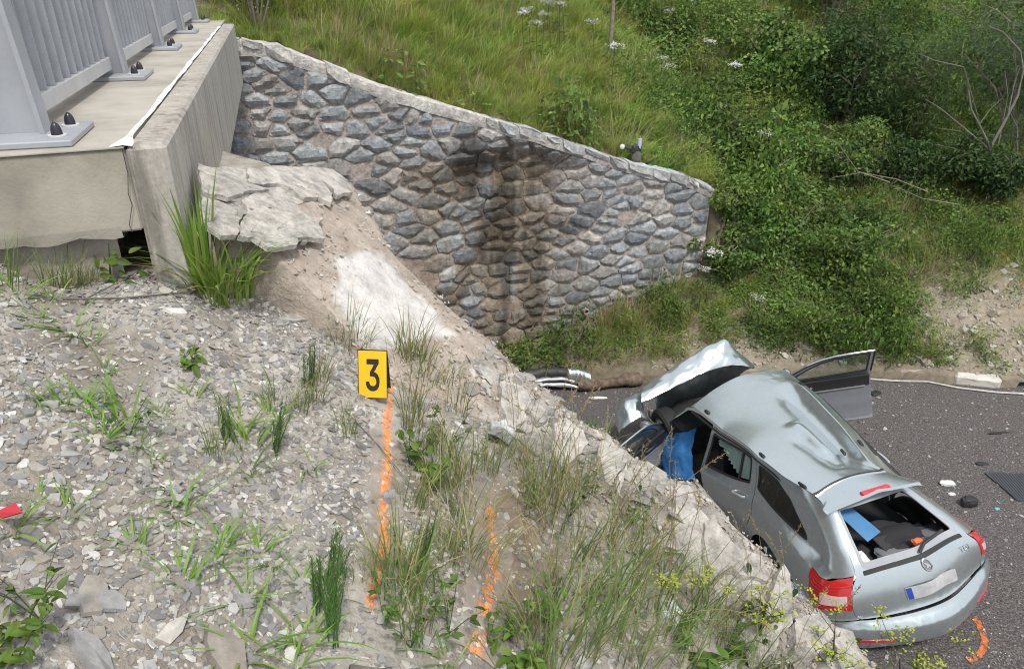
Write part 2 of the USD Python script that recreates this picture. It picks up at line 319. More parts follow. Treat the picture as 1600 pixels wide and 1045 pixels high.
# ragged end face, lower footing block, sealant strip
f_ = MB(); gx, gz = np.meshgrid(np.linspace(.235, 2.5, 60), np.linspace(-.72, -.325, 14), indexing='ij')
w = .04 + .05 * fbm(np.stack([gx * 6, gz * 8, 0 * gx], -1), 4, 8)
f_.add(np.stack([w + SK * gx, gx, gz], -1).reshape(-1, 3), grid_faces(60, 14)[:, ::-1])
f_.add(np.stack([w[0] , gx[0], gz[0]], -1), np.zeros((0, 3), int))
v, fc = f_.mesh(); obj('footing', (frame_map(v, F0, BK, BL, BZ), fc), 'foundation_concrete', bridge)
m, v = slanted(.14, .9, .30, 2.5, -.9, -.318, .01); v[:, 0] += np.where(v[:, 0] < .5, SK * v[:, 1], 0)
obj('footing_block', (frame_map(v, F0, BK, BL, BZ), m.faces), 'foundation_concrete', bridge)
# ragged underside lip of the slab's end
lip = MB(); n = 60; ls = np.linspace(.20, 2.2, n); drop = .03 * fbm(np.stack([ls * 9, ls * 0, ls * 0], -1), 4, 15)
for i in range(n - 1):
    q = [[SK * ls[i] + .006, ls[i], -.28], [SK * ls[i + 1] + .006, ls[i + 1], -.28], [SK * ls[i + 1] + .012, ls[i + 1], -.30 - drop[i + 1]], [SK * ls[i] + .012, ls[i], -.30 - drop[i]]]
    lip.add(q, [[0, 1, 2, 3]]); q2 = np.array(q); q2[:2, 0] += .10; q2[:2, 2] = q2[[3, 2]][::-1][:, 2][:2]; lip.add([q[3], q[2], q2[1], q2[0]], [[0, 1, 2, 3]])
v, fc = lip.mesh(); obj('broken_lip', (frame_map(v, F0, BK, BL, BZ), fc), 'end_concrete', bridge)
ks = np.linspace(-.012, FLEN - .5, 160); sw = .004 + .013 * fbm(np.stack([ks * 5, ks * 0, ks * 0], -1), 4, 51) + .014 * np.exp(-(ks / .12) ** 2); off = .136 + .012 * (fbm(np.stack([ks * 4, ks * 0 + 3, ks * 0], -1), 3, 52) - .5)
v = np.stack([np.r_[ks, ks, ks], np.r_[off - sw, off, off + sw * 1.6], np.r_[ks * 0 + .001, ks * 0 + .006, ks * 0 + .001]], 1)
fc = [[i, i + 1, 160 + i + 1, 160 + i] for i in range(159)] + [[160 + i, 161 + i, 321 + i, 320 + i] for i in range(159)]
obj('sealant_strip', (frame_map(v, F0, BK, BL, BZ), quads(fc)), 'sealant', bridge, smooth=True)
# hairline crack down the end face, built as a thin recessed dark groove line
cp_ = [(.1365, -.004), (.1365, -.09), (.150, -.16), (.146, -.2), (.17, -.27), (.166, -.298)]
v, fc = tube([np.array([SK * l - .0005, l, z]) for l, z in cp_], .0013, 5)
obj('end_joint', (frame_map(v, F0, BK, BL, BZ), fc), 'black_plastic', bridge)
# abutments under the bridge
AB = np.array([-.93, 3.97])
v = []
for t in (0, -7):
    for z in (-1.2, 4.30): v.append([*(AB + WD * t), z])
    for z in (-1.2, 4.30): v.append([*(AB + WD * t - WN * .5), z])
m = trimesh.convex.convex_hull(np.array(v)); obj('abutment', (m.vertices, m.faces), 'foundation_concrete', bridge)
m = bevel_box(np.array([7, .5, 5.6]), .02); obj('abutment', (frame_map(m.vertices, np.array([*(WA + WD * -3.55 + WN * .32), 1.6]), [*WD, 0], [*WN, 0], BZ), m.faces), 'mortar', bridge)

# railing
rail = thing('bridge_railing', 'grey galvanised steel railing bolted along the bridge edge', 'railing')
def rbox(name, k0, k1, l0, l1, z0, z1, mat, parent=rail, bev=.003):
    m, v = slanted(k0, k1, l0, l1, z0, z1, bev); return obj(name, (frame_map(v, F0, BK, BL, BZ), m.faces), mat, parent)
POSTS = [.22, 1.98, 3.74, 5.50, 7.26]
for k in POSTS:
    pts = np.array([[.30, -.19], [.30, .19], [.72, .19], [.72, -.19]])
    plate = rbox('base_plate', k - .19, k + .19, .295, .74, .0015, .024, 'galvanised', bev=.004)
    for dk in (-.1, .1):
        for l in (.355, .685):
            wv = trimesh.creation.cylinder(.030, .005, sections=20); obj('washer', (frame_map(wv.vertices, bp(k + dk, l, .0268), BK, BL, BZ), wv.faces), 'washer', plate)
            c = trimesh.creation.icosphere(2, 1.0); cv = c.vertices * [.0185, .0185, .042] ; cv[:, 2] = np.maximum(cv[:, 2], 0) + .002
            obj('bolt_cap', (frame_map(cv, bp(k + dk, l, .0285), BK, BL, BZ), c.faces), 'nut_cap', plate, smooth=40)
    p = MB()
    def leaning(l0, l1, w):
        q = []
        for z, sft in ((.0245, 0.), (1.12, .05)):
            for l in (l0, l1):
                for s_ in (-w, w): q.append([k + s_, l + sft, z])
        return trimesh.convex.convex_hull(np.array(q))
    p.tri(leaning(.405, .42, .05)); p.tri(leaning(.42, .62, .006)); p.tri(leaning(.62, .635, .05))
    v, fc = p.mesh(); obj('post', (frame_map(v, F0, BK, BL, BZ), fc), 'galvanised', rail)
for a, b in zip(POSTS[:-1], POSTS[1:]):
    rbox('bottom_rail', a + .055, b - .055, .47, .56, .050, .115, 'galvanised_light')
    for k in np.arange(a + .12, b - .06, .135):
        rbox('bar', k - .005, k + .005, .475, .555, .1155, 1.0, 'galvanised', bev=.001)
    rbox('top_rail', a + .055, b - .055, .47, .56, 1.0005, 1.065, 'galvanised_light')

# ------------------------------------------------------------------ far stone wall
wall = thing('stone_wall', 'long rubble stone retaining wall with stains across the road', 'wall')
def wp(s, d, z):
    s, d, z = np.broadcast_arrays(s, d, z); return np.stack([WA[0] + WD[0] * s + WN[0] * d, WA[1] + WD[1] * s + WN[1] * d, z], -1)
gs, gz = np.meshgrid(np.linspace(-.35, WL, 150), np.linspace(0, 1, 90), indexing='ij')
top = wall_top(gs) - .05; zz = -1.0 + (top + 1.0) * gz
rel = .03 * (fbm(np.stack([gs * 5, zz * 5, 0 * gs], -1), 4, 61) - .5)
def stain(s, z):
    """run-off stains: (dark, brown) weights on the wall's face"""
    s = s + .22; p = np.stack([s * 5.5, z * .9, 0 * s], -1)
    streak = fbm(p, 4, 71)
    main = np.exp(-((s - 3.5) / .75) ** 2) * sstep(3.75, 3.25, z) * sstep(.1, 1.6, z)
    core = np.exp(-((s - 3.15) / .30) ** 2 - ((z - 3.15) / .30) ** 2) * 1.1 + np.exp(-((s - 4.0) / .16) ** 2) * sstep(3.1, 2.9, z) * .55
    band = np.exp(-((s - 3.55) / .14) ** 2) * sstep(3.0, 2.5, z) * .75
    core *= .85
    d = np.clip(main * (.25 + 1.1 * sstep(.38, .62, streak)) + core + band * sstep(.3, .6, streak) + .25 * sstep(1.6, .4, z), 0, 1)
    b = np.clip(np.exp(-(np.abs(s - 3.3) / 1.35) ** 3) * sstep(3.6, 3.0, z) * 1.1 * sstep(.25, .5, fbm(np.stack([s * 3, z * 2, 0 * s], -1), 3, 72)), 0, 1)
    return d, b
def recess(s, z):
    """the washed-out hollow under the stain"""
    e = fbm(np.stack([s * 2.2, z * 2.2, 0 * s], -1), 3, 74) - .5
    return .17 * np.exp(-(np.abs(s + .5 * e - 3.45) / .95) ** 4) * sstep(3.42, 3.12, z + .35 * e + .16 * np.abs(s - 3.45)) * sstep(.2, 1.6, z)
def stained(col, s, z):
    d, b = stain(s, z); col = np.broadcast_to(np.asarray(col, float), (len(s), 3))
    col = lerp(col, col * np.array([.74, .65, .54]) + np.array([.022, .016, .009]), b[:, None])
    return lerp(col, col * .22 + np.array([.018, .013, .008]), (d * .9)[:, None])
v = wp(gs, 0 - rel + recess(gs, zz), zz).reshape(-1, 3)
MC = np.array([.35, .305, .275])
obj('mortar_face', (v, grid_faces(150, 90)), 'painted_stone', wall, smooth=True, cd=stained(MC, gs.ravel(), zz.ravel()))
# body behind the face: top and right end
bt = np.linspace(-.35, WL, 60); bm = MB()
tv = np.concatenate([wp(bt, 0, wall_top(bt) - .05), wp(bt, .5, wall_top(bt) - .03)]); bm.add(tv, [[i, i + 1, 61 + i, 60 + i] for i in range(59)])
ev = wp(np.array([WL, WL, WL, WL]), np.array([0, .5, .5, 0]), np.array([-1., -1., wall_top(WL) - .03, wall_top(WL) - .05])); bm.add(ev, [[0, 1, 2, 3]])
v, fc = bm.mesh(); obj('mortar_core', (v, fc), 'mortar', wall)
def rock_block(poly, depth, rng):
    """hewn stone from an outline in the plane (x, z): rounded edge, a face of a few flat facets, towards -y"""
    p, t, rings = fill(poly, .045); c = np.array(poly.centroid.coords[0]); q = p - c; k = len(p); edge = np.array([poly.exterior.distance(Point(*a)) for a in p])
    rise = 1 - np.exp(-edge / .006); pl = np.zeros(k)
    planes = [rng.normal(0, .085, 2) for _ in range(3)]
    pl = np.min([q @ g_ + rng.uniform(0, .014) for g_ in planes], axis=0)
    h = depth * (.35 + .65 * rise) + np.maximum(pl, -.03) * rise + .018 * (fbm(np.c_[p * 18, 0 * edge + rng.uniform(0, 50)], 3, 5) - .5) * rise
    v = np.vstack([np.c_[p[:, 0], -h, p[:, 1]], np.c_[p[rings[0], 0], np.full(len(rings[0]), .03), p[rings[0], 1]]]); r = rings[0]; a = r; b_ = np.roll(r, -1); ia = k + np.arange(len(r)); ib = np.roll(ia, -1)
    return v, np.vstack([t, np.stack([a, ia, ib], 1), np.stack([a, ib, b_], 1)])
def stone_cells(rng, s0, s1, zlo, zhi, n, ax=1.75):
    """uneven courses: relaxed cells, wider than tall"""
    pts = []
    while len(pts) < n:
        s, z = rng.uniform(s0, s1), rng.uniform(-1, 5)
        if zlo(s) < z < zhi(s): pts.append([s / ax, z])
    pts = np.array(pts)
    smp = []
    while len(smp) < 26000:
        s, z = rng.uniform(s0, s1), rng.uniform(-1, 5)
        if zlo(s) < z < zhi(s): smp.append([s / ax, z])
    smp = np.array(smp)
    for _ in range(2):
        k = cKDTree(pts).query(smp)[1]; cnt = np.bincount(k, minlength=n)
        new = np.stack([np.bincount(k, smp[:, 0], n), np.bincount(k, smp[:, 1], n)], 1) / np.maximum(cnt, 1)[:, None]
        pts = np.where(cnt[:, None] > 0, new, pts)
    far = np.array([[-50, -50], [-50, 50], [50, -50], [50, 50]]); vor = Voronoi(np.vstack([pts, far]))
    dom = Polygon([(s, zhi(s)) for s in np.linspace(s0, s1, 60)] + [(s, zlo(s)) for s in np.linspace(s1, s0, 60)])
    out = []
    for i in range(n):
        r = vor.regions[vor.point_region[i]]
        if -1 in r or not r: continue
        q = vor.vertices[r] * [ax, 1]; P_ = Polygon(q).intersection(dom)
        if P_.is_empty or P_.geom_type != 'Polygon': continue
        out.append(P_)
    return out
rs = np.random.default_rng(12)
zlo = lambda s: np.interp(s, [-.35, 1.2, 2.0, 3.0, 5, WL], [2.35, 2.3, 1.2, .12, .35, .75]); zhi = lambda s: float(wall_top(s)) - .13
cells = stone_cells(rs, -.3, WL + .01, zlo, zhi, 292)
TONES = np.array([[.27, .285, .30], [.22, .235, .255], [.31, .32, .33], [.34, .335, .325], [.28, .295, .30], [.36, .345, .33]])
for P_ in cells:
    g = rs.uniform(.007, .026); Q = P_.buffer(-g - .009, join_style=1).buffer(.009, quad_segs=2)
    if Q.is_empty or Q.geom_type != 'Polygon' or Q.area < .004: continue
    cx, cz = Q.centroid.coords[0]; q = np.array(Q.exterior.coords)
    q = np.array(Polygon(q).segmentize(.07).exterior.coords)[:-1]; q = q + .0075 * rs.normal(0, 1, q.shape); Q = Polygon(q).buffer(0)
    if Q.geom_type != 'Polygon' or Q.is_empty: continue
    v, f = rock_block(Q, rs.uniform(.03, .062), rs)
    wv = wp(v[:, 0], v[:, 1] + recess(v[:, 0], v[:, 2]), v[:, 2]); col = TONES[rs.integers(len(TONES))] * rs.uniform(.62, 1.12)
    V, F = wv, f[:, ::-1]
    tn = np.cross(V[F[0, 1]] - V[F[0, 0]], V[F[0, 2]] - V[F[0, 0]])
    if tn[:2] @ WN > 0: F = F[:, ::-1]
    obj('stone', (V, F), 'painted_stone', wall, smooth=16, cd=stained(col, v[:, 0], v[:, 2]))
# stones of the face's lowest left part, down behind the near wall: joined
low = MB()
for P_ in stone_cells(rs, -.3, 3.0, lambda s: -.9, lambda s: float(zlo(s)) - .02, 90):
    Q = P_.buffer(-.04, join_style=1).buffer(.02, quad_segs=2)
    if Q.is_empty or Q.geom_type != 'Polygon' or Q.area < .006: continue
    v, f = rock_block(Q, .06, rs); wv = wp(v[:, 0], v[:, 1], v[:, 2]); tn = np.cross(wv[f[0, 1]] - wv[f[0, 0]], wv[f[0, 2]] - wv[f[0, 0]])
    low.add(wv, f[:, ::-1] if tn[:2] @ WN > 0 else f, stained(TONES[rs.integers(6)], v[:, 0], v[:, 2]))
v, fc = low.mesh(); obj('lower_stones', (v, fc), 'painted_stone', wall, cd=low.cd(), kind='stuff')
# pale cap of flat stones set in mortar along the sloping top
s = -.3
while s < WL - .05:
    if s < 3.4 and rs.uniform() < .5: s += rs.uniform(.15, .4); continue
    ln = rs.uniform(.16, .45); s1 = min(s + ln, WL + .04)
    z0, z1 = float(wall_top(s)) + .012, float(wall_top(s1)) + .012; hh = rs.uniform(.06, .15)
    q = [(s + .012, z0 + rs.uniform(-.03, .012)), ((s + s1) / 2, (z0 + z1) / 2 + rs.uniform(-.01, .03)), (s1 - .012, z1 + rs.uniform(-.03, .012)), (s1 - .02, z1 - hh), ((s + s1) / 2, (z0 + z1) / 2 - hh - rs.uniform(0, .04)), (s + .02, z0 - hh * .9)]
    n = len(q); base = np.array(q); back = rs.uniform(.36, .5)
    v = np.vstack([np.c_[base[:, 0], np.full(n, -.062) + rs.normal(0, .012, n), base[:, 1]], np.c_[base[:, 0], np.full(n, back * .5), base[:, 1] + rs.normal(0, .01, n) + .012], np.c_[base[:, 0], np.full(n, back), base[:, 1] - .01]])
    f = []
    for k in range(2):
        for i in range(n):
            j = (i + 1) % n; f += [[k * n + i, k * n + j, (k + 1) * n + j], [k * n + i, (k + 1) * n + j, (k + 1) * n + i]]
    f += [[0, i + 1, i] for i in range(1, n - 1)] + [[2 * n, 2 * n + i, 2 * n + i + 1] for i in range(1, n - 1)]
    V = wp(v[:, 0], v[:, 1], v[:, 2]); F = np.array(f)
    if trimesh.Trimesh(V, F, process=False).volume < 0: F = F[:, ::-1]
    c = np.array([.46, .445, .42]) * rs.uniform(.8, 1.1) if s < 3.2 else np.array([.36, .365, .37]) * rs.uniform(.8, 1.25)
    obj('cap_stone', (V, F), 'painted_stone', wall, cd=np.broadcast_to(c, (len(V), 3)))
    s = s1
cs = np.linspace(-.35, WL + .02, 240); prof = [(-.030, -.16), (-.045, -.07), (-.035, -.012), (.02, .004), (.16, .008), (.32, .002), (.47, -.03)]
cv = np.stack([wp(cs, d + .05 * (fbm(np.stack([cs * 4, cs * 0 + i * .7, cs * 0], -1), 4, 65) - .5) * (1.0 if i < 5 else 1.8), wall_top(cs) + z + .05 * (fbm(np.stack([cs * 3.5, cs * 0 + d * 6, cs * 0], -1), 4, 66) - .5)) for i, (d, z) in enumerate(prof)], 1)
cq = cv.reshape(-1, 3); k_ = fbm(cq * 5, 4, 67)[:, None]; fade = sstep(2.2, 4.2, np.repeat(cs, len(prof)))[:, None]
obj('mortar_cap', (cq, grid_faces(240, len(prof))), 'painted_stone', wall, smooth=30, cd=lerp(lerp(np.array([.40, .375, .35]), np.array([.54, .52, .49]), k_), lerp(np.array([.30, .27, .25]), np.array([.42, .40, .375]), k_), fade))
# weep pipe near the foot
m = trimesh.creation.annulus(.035, .048, .22, sections=20); wpos = wp(np.array([4.67]), np.array([-.02]), np.array([.62]))[0]
obj('weep_pipe', (frame_map(m.vertices, wpos, [*WD, 0], BZ, [-WN[0], -WN[1], 0]), m.faces), 'mortar', wall, smooth=40)
# ------------------------------------------------------------------ wrecked estate car
def carpaint(name, col):
    n = {'g': ('geometry', {}), 'n': ('noise_texture', {'scale': 7.0, 'detail': 6.0, 'roughness': .7}), 'mr': ('map_range', {'from_min': .35, 'from_max': .75, 'to_min': .25, 'to_max': .32}),
         'n2': ('noise_texture', {'scale': 3.0, 'detail': 3.0}), 'b': ('bump', {'strength': .035, 'distance': .02}),
         'd': ('noise_texture', {'scale': 16.0, 'detail': 8.0, 'roughness': .7}), 'dm': ('map_range', {'from_min': .56, 'from_max': .72, 'to_min': 0., 'to_max': .16}),
         'mx': ('mix_color', {'a': col, 'b': (.34, .33, .31)}), 'p': ('principled_bsdf', {'metallic': .9, 'coat_weight': .8, 'coat_roughness': .1})}
    return M(name, n, [('g.position', 'n.vector'), ('n.fac', 'mr.value'), ('mr.result', 'p.roughness'), ('g.position', 'n2.vector'), ('n2.fac', 'b.height'), ('b.normal', 'p.normal'),
                       ('g.position', 'd.vector'), ('d.fac', 'dm.value'), ('dm.result', 'mx.fac'), ('mx.result', 'p.base_color')])
carpaint('car_paint', (.52, .58, .595))
plain('trim_black', (.018, .018, .02), .55); plain('trim_grey', (.16, .17, .185), .7); plain('lining', (.035, .036, .04), .85); plain('seat_cloth', (.028, .029, .033), .92)
plain('rubber', (.022, .022, .024), .8); plain('chrome', (.62, .63, .65), .22, metallic=1.0); plain('alloy', (.42, .43, .45), .35, metallic=.8)
plain('red_lens', (.42, .012, .012), .18, coat=.6); plain('clear_lens', (.55, .42, .42), .2, coat=.6); plain('brake_lens', (.50, .02, .03), .3, coat=.4)
plain('plate_white', (.40, .40, .41), .5, var=.2); plain('plate_blue', (.02, .06, .34), .5); plain('bright_metal', (.55, .57, .58), .42, metallic=.7)
plain('engine_black', (.03, .03, .032), .6); plain('airbag', (.74, .74, .72), .85); plain('red_cloth', (.32, .02, .03), .85)
M('window_glass', {'f': ('layer_weight', {'blend': .5}), 'w': ('math', {'math_type': 'power', 'value2': 3.5}), 'k': ('math', {'math_type': 'multiply_add', 'value2': .65, 'value3': .045}), 't': ('transparent_bsdf', {'color': (.80, .85, .83)}), 'g': ('glossy_bsdf', {'roughness': .03, 'color': (.95, .95, .95)}), 'x': ('mix_closure', {})},
  [('f.facing', 'w.value1'), ('w.value', 'k.value1'), ('k.value', 'x.fac'), ('t.BSDF', 'x.closure1'), ('g.BSDF', 'x.closure2')], 'x.closure')
M('cracked_glass', {'g': ('geometry', {}), 'v': ('voronoi_texture', {'feature': 'distance_to_edge', 'scale': 45.0}), 'r': ('rgb_ramp', {'ramp': [(0, (.80, .86, .83)), (.08, (.40, .52, .48))]}), 'p': ('principled_bsdf', {'roughness': .3, 'coat_weight': .4}),
    't': ('transparent_bsdf', {'color': (.55, .68, .63)}), 'x': ('mix_closure', {'fac': .88})}, [('g.position', 'v.vector'), ('v.distance', 'r.fac'), ('r.color', 'p.base_color'), ('t.BSDF', 'x.closure1'), ('p.BSDF', 'x.closure2')], 'x.closure')
M('teal_sunblind', {'g': ('geometry', {}), 'p': ('principled_bsdf', {'base_color': (.30, .44, .40), 'roughness': .8}), 't': ('translucent_bsdf', {'color': (.35, .5, .46)}), 'x': ('mix_closure', {'fac': .3})}, [('p.BSDF', 'x.closure1'), ('t.BSDF', 'x.closure2')], 'x.closure')
plain('marker_orange', (.62, .16, .05), .6); plain('blue_cloth', (.035, .20, .50), .85, var=.15); plain('blue_board', (.09, .24, .46), .5)

w_z = PchipInterpolator([.15, .22, .35, .55, .75, .88, .96, 1.0, 1.1, 1.2, 1.3, 1.36, 1.40, 1.44], [.80, .835, .865, .882, .884, .870, .842, .82, .765, .71, .655, .615, .57, .50])
x0_z = PchipInterpolator([.15, .30, .50, .58, .62, .8, .95, 1.02, 1.2, 1.36, 1.40, 1.44], [.10, .03, .0, .02, .055, .07, .10, .13, .26, .37, .39, .40])
CF, CR = .604, .28; CARC = CR * math.pi / 2
def U(x): return x - CR + CF + CARC
def S(u, z, out=0.0):
    """a point of the body's skin: u = way round the outline from the middle of the rear, z = height"""
    sg = np.sign(u) + (u == 0); a = np.abs(u)
    ph = np.clip((a - CF) / CR, 0, math.pi / 2)
    xr = np.where(a < CF, 0, np.where(a < CF + CARC, CR * (1 - np.cos(ph)), CR + a - CF - CARC)) + .06 * np.minimum(a / CF, 1) ** 2 * (1 - sstep(.2, 1.2, a - CF))
    yr = np.where(a < CF, a, CF + CR * np.sin(ph))
    xx = xr + x0_z(z) * (1 - sstep(0, 1.1, xr))
    tp = (1 - .10 * sstep(3.6, 4.6, xx)) * (1 - np.where(z > .96, .07, .02) * sstep(1.3, .1, xx))
    yy = yr * w_z(z) / .884 * tp
    # pressed lines: shoulder crease and door swage
    yy = yy + .010 * np.exp(-((z - .885) / .018) ** 2) * (a > CF + CARC) - .010 * np.exp(-((z - .52) / .05) ** 2) * (a > U(1.5))
    arch = lambda cx: .022 * np.exp(-((np.hypot(xx - cx, z - .32) - .355) / .03) ** 2)
    yy = yy + (arch(1.06) + arch(3.64)) * (a > CF + CARC)
    return np.stack([xx - out * (1 - sstep(0, .4, xr)), sg * (yy + out * sstep(.02, .25, xr)), z + 0 * a], -1)
CREV = np.array([[-1, 0, 0], [0, 1, 0], [0, 0, 1.]])
def rotm(a, b, c):
    ca, sa, cb, sb, cc, sc = math.cos(a), math.sin(a), math.cos(b), math.sin(b), math.cos(c), math.sin(c)
    return np.array([[ca, -sa, 0], [sa, ca, 0], [0, 0, 1]]) @ np.array([[cb, 0, sb], [0, 1, 0], [-sb, 0, cb]]) @ np.array([[1, 0, 0], [0, cc, -sc], [0, sc, cc]])
CARR = rotm(math.radians(104.8), math.radians(6.3), math.radians(-12.1)); CART = np.array([3.75, 4.56, .02])
def to_world(v): return np.asarray(v) @ CARR.T + CART
def to_car(p): return (np.asarray(p) - CART) @ CARR
def car_px(px, py, x=None, y=None, z=None):
    """the point under a pixel of the photograph on a plane of the car's own axes"""
    d = ray(px, py) @ CARR; o = (O - CART) @ CARR
    k, c = (0, x) if x is not None else (1, y) if y is not None else (2, z)
    return o + d * (c - o[k]) / d[k]
# the crash: model point -> where the photograph shows it (each moved the least that is needed, across the line of sight)
SEEN = [((.40, .86, .93), (1274, 904)), ((.33, .86, .75), (1278, 950)), ((.14, .64, .975), (1337, 903)), ((.14, .62, .745), (1340, 953)),
        ((.13, .58, 1.03), (1343, 894)), ((.13, -.58, 1.03), (1512, 827)), ((.38, .50, 1.335), (1303, 798)), ((.38, -.50, 1.335), (1427, 757)),
        ((.06, 0, .93), (1455, 886)), ((.03, -.75, .50), (1548, 890)), ((.06, .70, .25), (1356, 1016)), ((.30, -.84, .90), (1536, 840)), ((.03, .72, .58), (1350, 972)), ((.02, 0, .3), (1480, 985)), ((.1, -.7, .24), (1535, 940)),
        ((.48, .56, 1.405), (1266, 770)), ((.48, -.56, 1.405), (1378, 736)), ((.48, 0, 1.45), (1318, 742)), ((2.78, .56, 1.40), (1082, 633)), ((2.78, -.56, 1.40), (1224, 577)), ((2.88, 0, 1.455), (1150, 588)),
        ((1.25, .575, 1.395), (1186, 716)), ((2.1, .58, 1.40), (1128, 672)), ((.85, .58, 1.395), (1222, 746)), ((1.2, -.57, 1.40), (1340, 680)), ((2.0, -.58, 1.40), (1282, 620)),
        ((.50, .80, 1.03), (1284, 870)), ((1.25, .82, .98), (1180, 760)), ((.24, .50, 1.395), (1276, 790)), ((.24, -.50, 1.395), (1430, 745)), ((.22, 0, 1.40), (1369, 764))]
_mp = np.array([s_[0] for s_ in SEEN]); _wp = to_world(_mp); _d = []
for p_, (a_, b_) in zip(_wp, [s_[1] for s_ in SEEN]):
    r_ = ray(a_, b_); r_ = r_ / np.linalg.norm(r_); q_ = O + r_ * ((p_ - O) @ r_); _d.append(q_ - p_)
_anch = np.array([[x, y, z] for x in (0.6, 2.2, 3.6) for y in (-.85, .85) for z in (.2,)] + [[3.9, 0, .6], [3.4, -.85, .9], [3.4, .85, .9], [1.5, 0, .5], [2.5, 0, .5]])
_rbf = RBFInterpolator(np.vstack([_mp, _anch]), np.vstack([np.array(_d), np.zeros((len(_anch), 3))]), kernel='linear', smoothing=.02)
def dents(v):
    """buckles in the sheet metal, mostly towards the rear right of the roof"""
    x, y, z = v[:, 0], v[:, 1], v[:, 2]; up = sstep(1.30, 1.40, z)
    rid = lambda x0, y0, x1, y1, wd, h, pw=2.0: h * np.exp(-np.abs(((x - x0) * (y1 - y0) - (y - y0) * (x1 - x0)) / math.hypot(x1 - x0, y1 - y0) / wd) ** pw) * sstep(-.15, .15, ((x - x0) * (x1 - x0) + (y - y0) * (y1 - y0)) / ((x1 - x0) ** 2 + (y1 - y0) ** 2)) * sstep(1.15, .85, ((x - x0) * (x1 - x0) + (y - y0) * (y1 - y0)) / ((x1 - x0) ** 2 + (y1 - y0) ** 2))
    dz = rid(2.35, -.47, .55, -.44, .055, .085, 1.3) - rid(2.2, -.30, .70, -.26, .12, .075) + rid(1.55, -.06, .95, -.12, .10, .05, 1.7) - rid(1.3, .03, .65, -.08, .10, .04)
    dz = dz + .008 * (fbm(v * 2.2, 2, 91) - .5) + .012 * (np.abs(fbm(v * 4.5, 3, 95) - .5)) * sstep(.1, -.3, y)
    c = v.copy(); c[:, 2] += dz * up
    low = (1 - up)[:, None] * .018 * (np.stack([fbm(v * 2.6, 3, 92), fbm(v * 2.6, 3, 93), fbm(v * 2.6, 3, 94)], 1) - .5)
    return c + low
def crash(v): v = dents(np.asarray(v, float)); return to_world(v) + _rbf(v)
car = thing('wrecked_car', 'crushed silver grey estate car lying beside the wall on the road', 'car')
def cobj(name, mesh, mat, parent=None, smooth=35, label=None, warp=True):
    v, f = mesh if isinstance(mesh, tuple) else (mesh.vertices, mesh.faces)
    return obj(name, (crash(v) if warp else to_world(v), np.asarray(f)), mat, parent or car, smooth=smooth, label=label)
def skin(poly, h=.05, t=.010, out=0.0, fn=None):
    """a sheet over the outline 'poly' of (u, z), with thickness and closed edges"""
    p, tr, rings = fill(poly, h); fn = fn or (lambda u, z: S(u, z, out))
    v = fn(p[:, 0], p[:, 1]); m = trimesh.Trimesh(v, tr, process=False); n = m.vertex_normals
    cen = np.array([2.1, 0, .75])
    if np.sum((v - cen) * n * [.2, 1, 1]) < 0: tr = tr[:, ::-1]; n = -n
    b = v - n * t; k = len(v); f = [tr, tr[:, ::-1] + k]
    for r in rings:
        a = r; c = np.roll(r, -1); side = np.vstack([np.stack([a, a + k, c + k], 1), np.stack([a, c + k, c], 1)])
        f.append(side)
    return np.vstack([v, b]), np.vstack(f)
def mirror(m): v, f = m; return v * [1, -1, 1], f[:, ::-1]
def rp(pts, r=.03): P_ = Polygon(pts); return P_.buffer(-r).buffer(r, quad_segs=4)
def side(pts, r=.03): return rp([(U(x), z) for x, z in pts], r)
arch_r = Point(U(1.06), .32).buffer(.345, quad_segs=16); arch_f = Point(U(3.64), .32).buffer(.345, quad_segs=16)
TL = rp([(.697, .735), (.700, .975), (U(.42), .932), (U(.37), .74)], .012)
QW = side([(.50, 1.03), (1.215, 1.012), (1.215, 1.345), (.88, 1.338), (.66, 1.255)], .035)
RD_ = side([(1.26, 1.375), (1.235, .95), (1.30, .76), (1.43, .60), (1.46, .27), (2.245, .27), (2.245, 1.375)], .02)
RW = side([(1.325, 1.012), (2.195, .985), (2.195, 1.338), (1.35, 1.345)], .02)
FD = side([(2.262, .27), (3.36, .27), (3.40, .93), (3.38, .975), (3.22, 1.135), (3.05, 1.25), (2.88, 1.325), (2.72, 1.365), (2.55, 1.378), (2.262, 1.378)], .02)
FW = side([(2.315, .985), (3.29, .955), (3.16, 1.09), (3.02, 1.195), (2.87, 1.275), (2.72, 1.318), (2.55, 1.336), (2.315, 1.338)], .02)
BODY = Polygon([(.692, .600), (.692, 1.40), (U(.9), 1.402), (U(2.72), 1.398), (U(2.82), 1.37), (U(3.48), .97), (U(3.48), .20), (U(1.2), .20), (U(.72), .20), (U(.72), .600)])
g = .006
body_side = BODY.difference(arch_r).difference(arch_f).difference(TL.buffer(.003)).difference(QW).difference(RD_.buffer(g)).difference(FD.buffer(g))
if body_side.geom_type != 'Polygon': body_side = max(body_side.geoms, key=lambda q: q.area)
